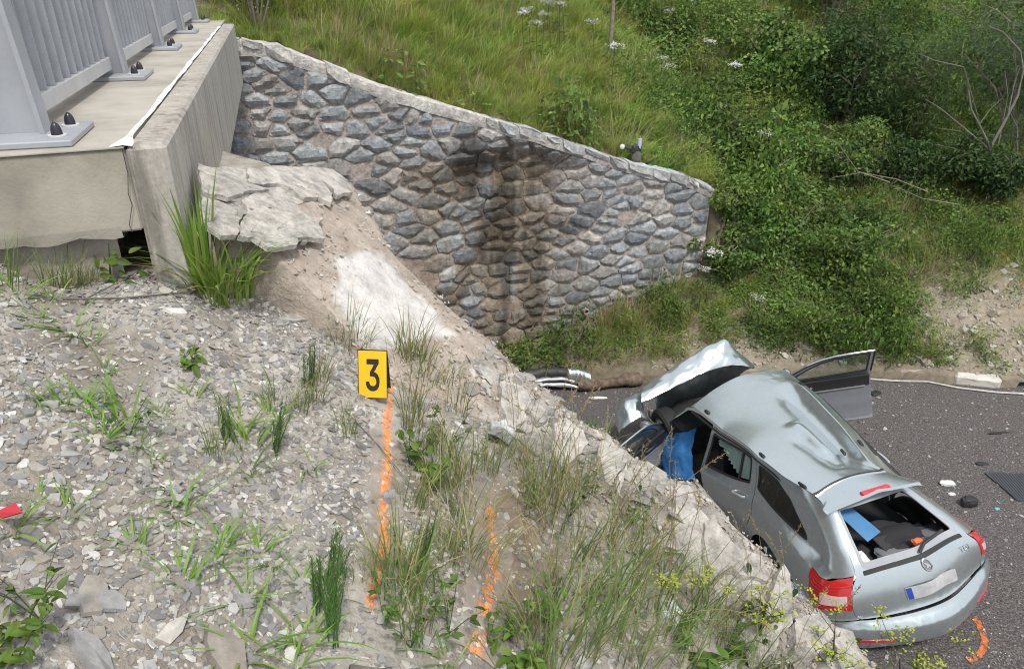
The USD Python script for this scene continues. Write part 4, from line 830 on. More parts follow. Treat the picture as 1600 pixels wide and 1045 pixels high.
def z4(pts): return [(740 + a / 4.748, 540 + b / 4.748) for a, b in pts]
plate('loose_slab', z4([(195, 225), (260, 210), (330, 260), (400, 310), (440, 345), (385, 400), (375, 432), (315, 450), (260, 420), (215, 330)]), .15, .035, 261, PC * .98)
plate('loose_slab', z4([(395, 385), (440, 355), (540, 440), (560, 500), (505, 495), (470, 470)]), .14, .04, 265, PC * .85)
plate('loose_slab', z4([(130, 530), (150, 495), (300, 490), (320, 560), (300, 620), (200, 605), (140, 590)]), .08, .04, 271, np.array([.43, .43, .43]))
plate('loose_slab', z4([(600, 560), (680, 550), (800, 640), (850, 720), (800, 760), (640, 760), (590, 660)]), .12, .04, 281, PC)
plate('loose_slab', z4([(940, 690), (1000, 640), (1140, 780), (1150, 850), (1010, 890), (950, 800)]), .17, .05, 285, PC)
plate('loose_slab', z4([(1060, 920), (1130, 870), (1145, 900), (1080, 970)]), .16, .04, 289, PC * 1.05)
def z5(pts): return [(1020 + a / 3.427, 740 + b / 3.427) for a, b in pts]
plate('loose_slab', z5([(120, 80), (190, 90), (260, 220), (380, 340), (440, 420), (560, 470), (620, 560), (640, 620), (540, 560), (420, 560), (360, 480), (200, 330), (130, 210)]), .17, .05, 301, PC)
plate('loose_slab', z5([(300, 165), (340, 160), (420, 260), (500, 340), (560, 400), (640, 460), (645, 490), (560, 440), (480, 390), (450, 350), (380, 340), (300, 250)]), .27, .05, 311, PC * .95)
plate('loose_slab', z5([(400, 370), (460, 380), (540, 440), (580, 470), (540, 475), (470, 440)]), .22, .05, 315, PC * .85)
plate('loose_slab', z5([(630, 560), (660, 490), (690, 468), (730, 510), (760, 580), (785, 680), (740, 660), (650, 620)]), .27, .06, 321, PC * .98, tilt=.25)
plate('loose_slab', z5([(500, 600), (600, 600), (700, 680), (740, 730), (690, 790), (600, 820), (520, 720)]), .20, .05, 331, PC)
plate('loose_slab', z5([(780, 740), (890, 720), (960, 790), (985, 850), (900, 880), (800, 840)]), .22, .06, 341, PC * 1.02)
plate('loose_slab', z5([(990, 850), (1030, 815), (1100, 890), (1130, 960), (1160, 1040), (1060, 1040), (1000, 930)]), .22, .06, 345, PC * .93)
plate('loose_slab', z5([(40, 660), (110, 660), (160, 720), (140, 790), (60, 760)]), .03, .05, 351, np.array([.52, .52, .51]))
def rock(rng, size, flat=1.0, npts=16):
    v = rng.normal(0, 1, (npts, 3)); v /= np.linalg.norm(v, axis=1, keepdims=True); v *= rng.uniform(.75, 1.05, (npts, 1)); v *= np.array([1, rng.uniform(.55, .95), flat * rng.uniform(.35, .7)]) * size
    return trimesh.convex.convex_hull(v)
def tilt_to(n, spin):
    n = np.asarray(n) / np.linalg.norm(n); x = np.cross([0, 1, 0], n); x /= np.linalg.norm(x); y = np.cross(n, x); c, s = math.cos(spin), math.sin(spin)
    return np.stack([x * c + y * s, -x * s + y * c, n], 1)
rr_ = np.random.default_rng(31); vr0 = np.random.default_rng(39)
for i in range(220):
    u_ = rr_.uniform(.36, .97); v_ = rr_.beta(1.2, 1.3); b_ = bp_[int(u_ * (NU - 1)), int(v_ * (NV - 1))]
    sz_ = rr_.choice([.03, .05, .07, .10], p=[.5, .32, .14, .04]) * rr_.uniform(.7, 1.2); m = rock(rr_, sz_, .75, 12)
    V = m.vertices @ tilt_to(SLN + rr_.normal(0, .25, 3), rr_.uniform(0, 6.3)).T + b_ - [0, 0, sz_ * .12]
    cc_ = lerp(np.array([.22, .205, .185]), np.array([.40, .38, .35]), rr_.uniform()); obj('broken_stone', (V, m.faces), 'painted_stone', nwall, cd=np.broadcast_to(cc_, (len(V), 3)))

# ------------------------------------------------------------------ shale on the slope: the largest pieces one by one, the rest as scree
def chip(rng, size, th):
    n = rng.integers(5, 8); a = np.sort(rng.uniform(0, 2 * np.pi, n)) if False else np.linspace(0, 2 * np.pi, n, endpoint=False) + rng.uniform(-.35, .35, n)
    r = size * rng.uniform(.6, 1.1, n); el = rng.uniform(.38, .85); q = np.stack([r * np.cos(a), el * r * np.sin(a)], 1)
    top = np.c_[q * rng.uniform(.8, .95), th * rng.uniform(.6, 1.2, n)]; bot = np.c_[q, -th * rng.uniform(.2, .5, n)]
    v = np.vstack([top, bot, [[0, 0, th * rng.uniform(.8, 1.3)]]]); f = []
    for i in range(n):
        j = (i + 1) % n; f += [[2 * n, i, j], [i, n + i, n + j], [i, n + j, j]]
    f += [[n, n + i + 1, n + i] for i in range(1, n - 1)]
    return v, np.array(f)
SHALE = np.array([[.27, .265, .262], [.33, .322, .305], [.22, .215, .213], [.37, .35, .315], [.30, .275, .24], [.24, .215, .185], [.47, .455, .43], [.185, .175, .165]])
def slope_n(x, y, e=.03):
    gx = (slope_z(x + e, y) - slope_z(x - e, y)) / (2 * e); gy = (slope_z(x, y + e) - slope_z(x, y - e)) / (2 * e); return np.stack([-gx, -gy, np.ones_like(gx)], -1)
rr_ = np.random.default_rng(33); done = 0
BIG = [(145, 930, .10), (170, 935, .08), (345, 1010, .15), (140, 1015, .12), (265, 975, .09), (110, 720, .06), (45, 840, .07), (280, 505, .08), (130, 475, .05), (235, 545, .07), (350, 515, .09), (95, 755, .045), (85, 700, .04), (230, 725, .05), (660, 905, .05), (490, 930, .05), (380, 930, .07), (300, 905, .06), (120, 940, .06), (430, 990, .06), (1040, 945, .08), (910, 1030, .09), (450, 1010, .05), (560, 560, .06), (700, 690, .06), (110, 490, .045), (30, 520, .05)]
spots = [(on_slope(a, b)[:2], s) for a, b, s in BIG]
while len(spots) < 298:
    a, b = rr_.uniform(-.6, 3.4), rr_.uniform(.45, 4.0); xy = R0 + RD * a + RM * b
    q = project(np.array([[xy[0], xy[1], 3.8 - .5 * xy[0]]]))[0]
    if -40 < q[0] < 1250 and 380 < q[1] < 1090 and rr_.uniform() < sstep(1250, 500, q[0]) + .15: spots.append((xy, rr_.choice([.022, .032, .045, .06], p=[.3, .4, .22, .08]) * rr_.uniform(.85, 1.2)))
for i_, (xy, s_) in enumerate(spots):
    s_ = s_ * (.58 if i_ < len(BIG) else .52)
    V, F = chip(rr_, s_, s_ * rr_.uniform(.12, .32)); n = slope_n(*xy) + rr_.normal(0, .2, 3)
    V = V @ tilt_to(n, rr_.uniform(0, 6.3)).T + [*xy, float(slope_z(*xy)) + s_ * .10]; cc_ = SHALE[rr_.integers(8)] * rr_.uniform(.9, 1.15)
    obj('shale_stone', (V, F), 'painted_shale', SLOPE, cd=np.broadcast_to(cc_, (len(V), 3)))
def scatter(name, protos, pos, nrm, scale, seed, parent='/World', mat=None, cds=None, label=None, kind='stuff', spin=None, prob=None, smooth=False):
    """one PointInstancer of small pieces"""
    rng = np.random.default_rng(seed); path = pname(path_of(parent), name); pi = UsdGeom.PointInstancer.Define(stage, path); n = len(pos)
    for i, (m, cd_) in enumerate(zip(protos, cds)):
        pm = usdkit.mesh(stage, f'{path}/shape_{i:03d}', m, MATS[mat], smooth=smooth)
        UsdGeom.PrimvarsAPI(pm).CreatePrimvar('Cd', Sdf.ValueTypeNames.Color3fArray, 'vertex').Set(Vt.Vec3fArray.FromNumpy(np.broadcast_to(np.asarray(cd_, np.float32), (len(pm.GetPointsAttr().Get()), 3)).copy()))
        pi.GetPrototypesRel().AddTarget(f'{path}/shape_{i:03d}')
    pi.CreateProtoIndicesAttr(Vt.IntArray.FromNumpy((rng.choice(len(protos), n, p=prob)).astype(np.int32)))
    pi.CreatePositionsAttr(Vt.Vec3fArray.FromNumpy(np.asarray(pos, np.float32)))
    pi.CreateScalesAttr(Vt.Vec3fArray.FromNumpy(np.repeat(np.asarray(scale, np.float32)[:, None], 3, 1) if np.ndim(scale) == 1 else np.asarray(scale, np.float32)))
    nz = nrm / np.linalg.norm(nrm, axis=1, keepdims=True); sp_ = rng.uniform(0, 2 * np.pi, n)
    # quaternion: spin about z, then z -> normal
    qs = np.stack([np.cos(sp_ / 2), 0 * sp_, 0 * sp_, np.sin(sp_ / 2)], 1); w = 1 + nz[:, 2]; qn = np.stack([w, -nz[:, 1], nz[:, 0], 0 * w], 1); qn /= np.linalg.norm(qn, axis=1, keepdims=True)
    a, b = qn, qs
    qq = np.stack([a[:, 0] * b[:, 0] - (a[:, 1:] * b[:, 1:]).sum(1), a[:, 0] * b[:, 1] + a[:, 1] * b[:, 0] + a[:, 2] * b[:, 3] - a[:, 3] * b[:, 2], a[:, 0] * b[:, 2] - a[:, 1] * b[:, 3] + a[:, 2] * b[:, 0] + a[:, 3] * b[:, 1], a[:, 0] * b[:, 3] + a[:, 1] * b[:, 2] - a[:, 2] * b[:, 1] + a[:, 3] * b[:, 0]], 1)
    pi.CreateOrientationsAttr(Vt.QuathArray([Gf.Quath(float(k[0]), float(k[1]), float(k[2]), float(k[3])) for k in qq]))
    tag(pi, label, kind=kind); return pi
protos, cds = [], []
for i in range(24):
    s_ = 1.0; protos.append(chip(rr_, s_, s_ * rr_.uniform(.07, .22))); cds.append(SHALE[i % 8] * rr_.uniform(.88, 1.12))
N = 240000; a = rr_.uniform(-1.6, 3.6, N); b = rr_.uniform(.12, 4.4, N) ; xy = R0 + a[:, None] * RD + b[:, None] * RM
pj = project(np.c_[xy, slope_z(xy[:, 0], xy[:, 1])])
keep = (pj[:, 0] > -60) & (pj[:, 0] < 1500) & (pj[:, 1] < 1120) & (pj[:, 1] > 330) & (rr_.uniform(size=N) < .28 + .72 * sstep(1100, 500, pj[:, 0])) & ~((xy[:, 0] < -1.2) & (xy[:, 1] > 2.55))
keep &= rr_.uniform(size=N) < .38 + .62 * sstep(.34, .54, fbm(np.c_[xy * 2.4, 0 * a], 4, 55))
xy = xy[keep]; n = len(xy); sc = rr_.choice([.0045, .0075, .012, .0185], n, p=[.33, .34, .23, .10]) * rr_.uniform(.8, 1.25, n)
_l1 = np.array([on_slope(a_, b_)[:2] for a_, b_ in ((612, 602), (606, 650), (602, 720), (600, 790), (603, 850), (590, 905))]); _l1 = np.stack([np.interp(np.linspace(0, 5, 120), range(6), _l1[:, k_]) for k_ in (0, 1)], 1)
free = (cKDTree(_l1).query(xy)[0] > .02) | (rr_.uniform(size=n) < .12); xy, sc = xy[free], sc[free]; n = len(xy)
scatter('scree', protos, np.c_[xy, slope_z(xy[:, 0], xy[:, 1]) + sc * .12], slope_n(xy[:, 0], xy[:, 1]) + rr_.normal(0, .30, (n, 3)), sc, 34, SLOPE, 'painted_shale', cds)
bs = bp_.reshape(-1, 3); pick = rr_.integers(0, len(bs), 9000); ps = bs[pick] + np.c_[rr_.normal(0, .012, (9000, 2)), np.zeros(9000)]; dd2 = project(ps)
inpl = np.array([pp.contains(Point(*q_)) for q_ in dd2]); kp = (~inpl | (rr_.uniform(size=9000) < .08)) & (rr_.uniform(size=9000) < .5 + .5 * sstep(.42, .55, fbm(ps * 6, 3, 9))); ps = ps[kp]; n = len(ps)
scatter('soil_crumbs', protos, ps + [0, 0, .002], np.tile(SLN, (n, 1)) + rr_.normal(0, .4, (n, 3)), rr_.choice([.004, .007, .011, .018], n, p=[.45, .33, .16, .06]), 37, nwall, 'painted_shale', [lerp(np.array([.30, .25, .20]), np.array([.48, .45, .41]), rr_.uniform()) for _ in protos])
# gravel and grit on the road and on the bare bank
N = 12000; gx = rr_.uniform(.2, 9.5, N); gy = rr_.uniform(3.6, 9.8, N); sc = rr_.choice([.007, .012, .02, .035], N, p=[.5, .35, .12, .03]) * rr_.uniform(.8, 1.2, N)
k = gy < kerb_y(gx); gx, gy, sc = gx[k], gy[k], sc[k]; N = len(gx)
gcol = [np.array([.13, .12, .118]) * rr_.uniform(.5, 1.8) for _ in range(18)] + [np.array([.36, .35, .34])] * 6
scatter('road_grit', protos, np.c_[gx, gy, road_z(gx, gy) + .03 * (fbm(np.stack([gx, gy, 0 * gx], -1) * 1.5, 3, 2) - .5) + .004], np.c_[np.zeros((N, 2)), np.ones(N)] + rr_.normal(0, .2, (N, 3)), sc, 35, '/World', 'painted_shale', gcol, 'loose grit and small stones strewn over the dark road')
N = 9000; gx = rr_.uniform(2.2, 11.5, N); gy = kerb_y(gx) + rr_.beta(1, 1.6, N) * 2.6 + .05
cov = bare_at(gx, gy) + .12
k = rr_.uniform(size=N) < cov; gx, gy = gx[k], gy[k]; N = len(gx); sc = rr_.choice([.014, .025, .045, .09], N, p=[.5, .33, .14, .03]) * rr_.uniform(.8, 1.2, N)
blob = [rock(rr_, 1.0, 1.2, 14) for _ in range(14)]; bcol = [lerp(np.array([.19, .16, .12]), np.array([.42, .39, .34]), rr_.uniform()) for _ in range(14)]
scatter('bank_gravel', blob, np.c_[gx, gy, hill_z(gx, gy) + sc * .15], hill_n(gx, gy) + rr_.normal(0, .3, (N, 3)), sc, 36, '/World', 'painted_shale', bcol, 'loose gravel on the bare bank beyond the road')

N = 420; gx = np.r_[vr0.normal(5.6, .5, 260), vr0.normal(4.2, .5, 160)]; gy = np.r_[vr0.normal(6.3, .9, 260), vr0.normal(4.3, .3, 160)]
plain('glass_crumb', (.45, .62, .58), .15, coat=.5); scatter('glass_crumbs', protos[:8], np.c_[gx, gy, road_z(gx, gy) + .03 * (fbm(np.stack([gx, gy, 0 * gx], -1) * 1.5, 3, 2) - .5) + .006], np.c_[np.zeros((N, 2)), np.ones(N)] + vr0.normal(0, .25, (N, 3)), vr0.uniform(.004, .010, N), 38, '/World', 'glass_crumb', SHALE, 'glittering crumbs of glass strewn on the road round the car')

# ------------------------------------------------------------------ orange spray paint
def paint_line(label, pts, wid, n, seed, core):
    """a thin ragged coat over ground and stones, with sprayed chips in it"""
    rng = np.random.default_rng(seed); P2 = np.array([on_slope(a, b)[:2] for a, b in pts]); d = np.r_[0, np.cumsum(np.linalg.norm(np.diff(P2, axis=0), axis=1))]; mk_ = thing('paint_mark', label, 'paint mark')
    m_ = 220; tq_ = np.linspace(0, d[-1], m_); L2 = np.stack([np.interp(tq_, d, P2[:, k]) for k in (0, 1)], 1); L2[:, 0] += .02 * (fbm(np.c_[tq_ * 7, tq_ * 0, tq_ * 0 + seed], 4, seed) - .5)
    e = np.linspace(-1, 1, 17); gx_ = L2[:, None, 0] + e * .075; gy_ = np.broadcast_to(L2[:, None, 1], gx_.shape); q = np.stack([gx_, gy_, 0 * gx_], -1)
    z = slope_z(gx_, gy_) + .006 * (1 - np.abs(e) ** 4) - .006 * np.abs(e) ** 4 + .006 * (fbm(q * 60, 3, seed) - .5)
    k = np.exp(-(e / (wid / .075 * 1.3)) ** 2) * sstep(.36, .60, fbm(q * 26, 4, seed + 1) + core); gr = lerp(np.array([.25, .22, .185]), np.array([.36, .335, .30]), sstep(.35, .65, fbm(q * 3, 4, 41))[..., None])
    c = lerp(gr, np.array([.80, .23, .025]), np.clip(k, 0, 1)[..., None])
    obj('overspray', (np.stack([gx_, gy_, z], -1).reshape(-1, 3), grid_faces(m_, 17)), 'painted_shale', mk_, smooth=True, cd=c.reshape(-1, 3)); mb = MB()
    for i in range(n):
        xy = L2[rng.integers(m_)] + rng.normal(0, wid, 2); s_ = rng.choice([.0055, .009, .0135]) * rng.uniform(.8, 1.2); V, F = chip(rng, s_, s_ * rng.uniform(.08, .2)); k = rng.uniform() ** .5 * np.exp(-((xy - L2).__pow__(2).sum(1).min()) / (2 * wid ** 2))
        mb.add(V @ tilt_to(slope_n(*xy) + rng.normal(0, .22, 3), rng.uniform(0, 6.3)).T + [*xy, float(slope_z(*xy)) + .004 + s_ * .1], F, lerp(SHALE[rng.integers(8)], np.array([.88, .27, .02]), np.clip(k + core, 0, 1)) * rng.uniform(.85, 1.1))
    v, f = mb.mesh(); obj('sprayed_chips', (v, f), 'painted_shale', mk_, cd=mb.cd(), kind='stuff')
paint_line('long bright orange spray paint line on shale below the number plate', [(612, 602), (606, 650), (602, 720), (600, 790), (603, 850), (590, 905), (578, 940)], .0082, 420, 61, .01)
paint_line('shorter faded orange spray paint line in the rut', [(768, 768), (765, 800), (772, 840), (768, 890), (757, 940), (745, 985), (738, 1005)], .013, 320, 62, -.08)
rc = [(1523, 962), (1531, 978), (1538, 1000), (1532, 1020), (1512, 1032)]; P3 = np.array([on_road(a, b) for a, b in rc]); tq_ = np.linspace(0, 4, 70); P3 = np.stack([Pc(np.arange(5), P3[:, k])(tq_) for k in range(3)], 1)
tn_ = np.gradient(P3, axis=0); sd_ = np.stack([-tn_[:, 1], tn_[:, 0]], 1); sd_ /= np.linalg.norm(sd_, axis=1, keepdims=True); wd_ = .012 + .03 * fbm(np.c_[tq_ * 9, tq_ * 0, tq_ * 0], 4, 3); rows = [np.c_[P3[:, :2] + sd_ * (wd_ * e)[:, None], np.zeros(70)] for e in (-1, -.3, .3, 1)]
rows = np.stack(rows, 1); rows[..., 2] = road_z(rows[..., 0], rows[..., 1]) + .03 * (fbm(np.stack([rows[..., 0], rows[..., 1], 0 * rows[..., 0]], -1) * 1.5, 3, 2) - .5) + .005
nn_ = fbm(rows.reshape(-1, 3) * 40, 3, 6)[:, None]; tag(obj('paint_mark', (rows.reshape(-1, 3), grid_faces(70, 4)), 'painted_shale', smooth=True, cd=lerp(np.array([.10, .07, .06]), np.array([.62, .17, .04]), sstep(.3, .6, nn_))), 'curved orange spray paint mark on the dark road behind the car', 'paint mark')

# ------------------------------------------------------------------ number marker
plain('marker_yellow', (.86, .47, .012), .45, var=.03)
sg_ = thing('evidence_marker', 'yellow evidence marker plate with a black number 3 on the shale', 'marker')
mo = np.array([*on_slope(583.5, 629)[:2], 0]); mo[2] = slope_z(mo[0], mo[1]) + .014
dep = (mo[1] * CP + (EYE - mo[2]) * SP); mw, mh = 45.5 * dep / FPX, 71 * dep / FPX * 1.10
fy = np.array([.03, .22, .97]); fy /= np.linalg.norm(fy); fx_ = np.array([1, -.02, -.012]); fx_ -= fy * (fx_ @ fy); fx_ /= np.linalg.norm(fx_); fz = np.cross(fx_, fy)
def mk(name, m, mat, dz=0): return obj(name, (frame_map(np.asarray(m.vertices), mo, fx_, fy, fz), m.faces), mat, sg_)
card = bevel_box(np.array([mw, mh, .003]), .0012); card.apply_translation([0, mh / 2, 0]); mk('rim', card, 'black_plastic')
card = bevel_box(np.array([mw * .955, mh * .965, .002]), .0008); card.apply_translation([0, mh / 2, .0012]); mk('yellow_face', card, 'marker_yellow')
t_ = meshkit.text_mesh('3', mh * .70, .0016, bold=True); bb = t_.bounds; t_.apply_translation([-(bb[0, 0] + bb[1, 0]) / 2, -(bb[0, 1] + bb[1, 1]) / 2, 0]); t_.apply_scale([mw * .47 / (bb[1, 0] - bb[0, 0]), mh * .66 / (bb[1, 1] - bb[0, 1]), 1]); t_.apply_translation([mw * .01, mh * .49, .0023]); mk('number', t_, 'black_plastic')
leg_ = np.array([[x, y, z] for x, y, z in ((-mw / 2, mh, -.002), (mw / 2, mh, -.002), (-mw / 2, .02, -.07), (mw / 2, .02, -.07))]); lv = np.vstack([leg_, leg_ - [0, 0, .003]])
mk('rear_leg', trimesh.convex.convex_hull(lv), 'black_plastic')

# ------------------------------------------------------------------ things on the road and the far side
rough('kerb_red', (.22, .17, .15), (.34, .28, .25), 9., .9, .6, 50., c=(.44, .40, .37)); rough('twig', (.15, .12, .09), (.26, .23, .19), 20., .9, .2, 60.); rough('old_wood', (.07, .05, .04), (.15, .11, .085), 14., .9, .6, 70., c=(.22, .17, .13))
def kerb(label, p0, p1, wd, ht, mat, seed):
    a, b = on_road(*p0), on_road(*p1); a[1] += .06; b[1] += .06; L = np.linalg.norm(b - a); ex = (b - a) / L; ey = np.cross([0, 0, 1], ex); m = bevel_box(np.array([L, wd, ht]), .03); m = m.subdivide().subdivide().subdivide(); v = m.vertices + .03 * (fbm(m.vertices * 5 + seed, 4, seed)[:, None] - .5) * 2
    tag(obj('kerb_stone', (frame_map(v, (a + b) / 2 + [0, .03, ht * .35], ex, ey, BZ), m.faces), mat, smooth=30), label, 'kerb stone')
kerb('dark reddish kerb stone left of the pale kerb stone by the road', (1405, 590), (1488, 594), .20, .16, 'kerb_red', 3)
kerb('pale whitish kerb stone at the far edge of the road', (1494, 600), (1566, 608), .20, .17, 'pale_concrete', 4)
pts = np.array([on_road(a, b, .012) for a, b in ((1360, 593), (1400, 596), (1450, 597), (1500, 607), (1560, 614), (1600, 616), (1680, 622))]); v = np.vstack([pts, pts + [0, .05, 0.001]]); n = len(pts)
rough('worn_white', (.34, .31, .29), (.55, .52, .50), 14., .9, .3, 60.); tag(obj('edge_line', (v, [[i, i + 1, n + i + 1, n + i] for i in range(n - 1)]), 'worn_white'), 'worn white edge line along the far side of the road', kind='structure')
p0, p1 = on_road(905, 608, .1), on_road(1003, 598, .1); lv = np.linspace(0, 1, 14); P3 = p0 + (p1 - p0) * lv[:, None] + np.stack([0 * lv, .12 + 0 * lv, .10 * (fbm(np.c_[lv * 4, lv * 0, lv * 0], 3, 5) - .5)], 1)
v, f = tube(P3, .085 + .02 * np.sin(lv * 9), 12); tag(obj('log', (v, f), 'old_wood', smooth=True), 'brown rotten log at the road edge in front of the car', 'log')
# torn-off front bumper
fb = thing('torn_bumper', 'torn off black and silver front bumper lying beside the log', 'bumper')
c0, c1 = on_road(800, 612, .10), on_road(922, 599, .13); t_ = np.linspace(0, 1, 30)
def barr(name, off, h0, h1, mat, bow=.22, t0=0., t1=1.):
    tt_ = np.linspace(t0, t1, 30); base = c0 + (c1 - c0) * tt_[:, None]; base[:, 1] += bow * np.sin(np.pi * tt_) * .6 + off; base[:, 2] += -.1 * tt_ ** 3
    h0, h1 = h0 * .7, h1 * .7; rows = [base + [0, .10, h0 + .03], base + [0, 0, h0 + .03], base + [0, -.03, (h0 + h1) / 2], base + [0, .02, h1]]; V = np.stack(rows, 1).reshape(-1, 3); V += .05 * (np.stack([fbm(V * 8, 3, 4), fbm(V * 8, 3, 5), fbm(V * 8, 3, 6)], 1) - .5)
    F = quads(grid_faces(30, 4)); obj(name, (np.vstack([V, V + [0, .012, 0]]), np.vstack([F, F[:, ::-1] + len(V)])), mat, fb, smooth=True)
barr('grille', .04, .28, .13, 'engine_black', t1=.72); barr('upper_strip', -.01, .12, .075, 'bright_metal', t1=.8); barr('middle_band', .0, .07, -.0, 'engine_black', t1=.85); barr('lower_strip', -.03, .0, -.04, 'bright_metal', t1=.9); barr('wing_end', .0, .30, .05, 'car_paint', t0=.72, t1=1.0)
# rubber mat, ribbed
a = on_road(1537, 738, .012); b = on_road(1625, 738, .012); d_ = on_road(1548, 782, .012); ex = b - a; ex /= np.linalg.norm(ex); ey = d_ - a; ey -= ex * (ey @ ex); L2 = np.linalg.norm(ey); ey /= L2
mt = thing('floor_mat', 'dark ribbed rubber car mat lying flat on the road', 'mat', kind=None)
P_ = Polygon([(0, 0), (.20, .0), (.26, .05), (.50, .02), (.52, L2 * .9), (.42, L2), (.10, L2), (.06, L2 * .55)]).buffer(-.02).buffer(.02); m = prism(P_, 0, .010); plain('mat_rubber', (.055, .06, .068), .75)
obj('mat_sheet', (frame_map(m.vertices, a, ex, ey, np.array([-.06, .02, 1])), m.faces[:, ::-1]), 'mat_rubber', mt)
for i in range(16):
    x = .05 + i * .03; ln = P_.intersection(sbox(x, .02, x + .010, L2 - .02))
    if ln.is_empty or ln.geom_type != 'Polygon': continue
    m = prism(ln, .0102, .017); obj('rib', (frame_map(m.vertices, a, ex, ey, np.array([-.06, .02, 1])), m.faces[:, ::-1]), 'mat_rubber', mt)
def litter(name, label, cat, px, py, size, mat, seed, rot=0.0, up=.0):
    p = on_road(px, py); R_ = rotm(rot, .05, .04); return lump(name, label, cat, p + [0, 0, size[2] * .8 + up], size, mat, seed, R_, True, .35)
plain('teal_plastic', (.10, .38, .42), .4); plain('pale_paper', (.62, .62, .60), .7)
litter('paper_pack', 'crumpled pale packet on the road right of the car', 'packet', 1480, 757, [.085, .04, .025], 'pale_paper', 21)
litter('paper_scrap', 'small white paper scrap below the crumpled packet', 'paper', 1487, 772, [.04, .025, .008], 'pale_paper', 22, .2)
litter('black_case', 'black case standing against the right rear of the car', 'case', 1512, 788, [.09, .06, .06], 'black_plastic', 23, .1)
litter('teal_scrap', 'little teal plastic scrap on the road below the mat', 'scrap', 1558, 795, [.03, .015, .008], 'teal_plastic', 24)
litter('rubber_strip', 'thin black rubber strip high on the road at right', 'strip', 1562, 677, [.16, .02, .012], 'black_plastic', 25, .1)
litter('rubber_scrap', 'short black rubber scrap between the strip and the mat', 'scrap', 1534, 725, [.08, .03, .012], 'black_plastic', 26, .1)
litter('metal_shard', 'dark metal shard on the road beside the open right door', 'shard', 1368, 615, [.09, .05, .015], 'black_plastic', 27, .5)
litter('white_shard', 'white splinter of plastic on the road before the torn bumper', 'shard', 935, 622, [.14, .03, .01], 'pale_paper', 28, .1)
# things left on the far wall's end: a dark bag with a bottle, a loop of strap, broken glass
def wall_at(px, py, d=.25):
    q = onp(px, py, [WN[0], WN[1], 0], WN @ WA + d); s_, _ = sd_of(q[0], q[1]); return np.array([*(WA + WD * s_ + WN * d), float(wall_top(s_)) + .01])
q = wall_at(994, 250)
bag = thing('rucksack', 'small dark bag with a pale bottle standing on the far wall top', 'bag')
ic = trimesh.creation.icosphere(3, 1.0); v = ic.vertices * [.075, .06, .11]; v += .04 * (fbm(ic.vertices * 2, 4, 9)[:, None] - .5) * ic.vertices; plain('bag_grey', (.10, .095, .09), .85)
obj('bag_body', (v + q + [0, 0, .10], ic.faces), 'bag_grey', bag, smooth=40)
v = ic.vertices * [.09, .05, .07]; v += .05 * (fbm(ic.vertices * 2.4, 4, 10)[:, None] - .5) * ic.vertices; obj('bag_flap', (v + q + [-.02, 0, .21], ic.faces), 'black_plastic', bag, smooth=40)
v, f = tube([q + [.03, 0, .22], q + [.035, 0, .30], q + [.035, 0, .37]], [.03, .034, .03], 12); plain('bottle_lilac', (.42, .42, .60), .35); obj('bottle', (v, f), 'bottle_lilac', bag, smooth=40)
v, f = tube([q + [-.06, 0, .22], q + [-.13, 0, .23], q + [-.2, 0, .25]], [.03, .03, .015], 8); obj('strap_end', (v, f), 'black_plastic', bag, smooth=40)
v = ic.vertices * [.04, .03, .04]; obj('white_tip', (v + q + [-.23, 0, .25], ic.faces), 'pale_paper', bag)
q = wall_at(1014, 255); th = np.linspace(0, 2 * np.pi, 24); v, f = tube(np.stack([q[0] + .07 * np.cos(th), q[1] + .05 * np.sin(th), q[2] + .05 + .045 * np.cos(th + .5)], 1), .014, 8); tag(obj('strap_loop', (v, f), 'black_plastic', smooth=True), 'black loop of strap lying beside the dark bag', 'strap')
mb = MB(); rg_ = np.random.default_rng(14)
for i in range(240):
    d = rg_.uniform(.08, .44); s_ = rg_.normal(6.05, .24); x, y = WA + WD * s_ + WN * d; z = float(wall_top(s_)) + .012; sz_ = rg_.uniform(.008, .02); V, F = chip(rg_, sz_, .004); mb.add(V @ tilt_to([0, 0, 1] + rg_.normal(0, .2, 3), 0).T + [x, y, z], F)
v, f = mb.mesh(); plain('green_glass', (.38, .66, .58), .15, coat=.5); tag(obj('broken_glass', (v, f), 'green_glass'), 'pale green crumbs of broken glass on the far wall end', kind='stuff')
for i, (a, b, c_, d_) in enumerate(((1599, 312, 1590, 336), (1576, 363, 1564, 388))):
    y = 12.2 - i * .6; p0, p1 = onp(a, b, (0, 1, 0), y), onp(c_, d_, (0, 1, 0), y); tag(obj('wooden_stake', tube([p0, p1 - (p0 - p1) * .6], [.03, .035], 6), 'pale_concrete'), ('pale wooden stake leaning at the right edge of the thicket', 'pale short stake in the brambles above the bare bank')[i], 'stake')
p1 = onp(955, 52, (0, 1, 0), 14.0); p0 = onp(958, -40, (0, 1, 0), 14.0); tag(obj('sapling_trunk', tube([p1 - [0, 0, .4], p1, (p0 + p1) / 2 + [.02, 0, 0], p0], [.045, .04, .035, .03], 8), 'twig', smooth=True), 'bare grey trunk of a young tree at the top of the meadow', 'tree')
# red leaf at the left edge
q = on_slope(6, 800, .06); lf = np.array([[0, 0, 0], [.035, .02, .01], [.06, 0, .0], [.035, -.025, .006]]) - [.02, 0, 0]; plain('red_leaf', (.40, .02, .03), .5); tag(obj('red_leaf', (np.vstack([lf + q, lf + q - [0, 0, .002]]), [[0, 2, 1], [0, 3, 2], [4, 5, 6], [4, 6, 7]]), 'red_leaf'), 'bright red leaf lying at the left edge of the slope', 'leaf')
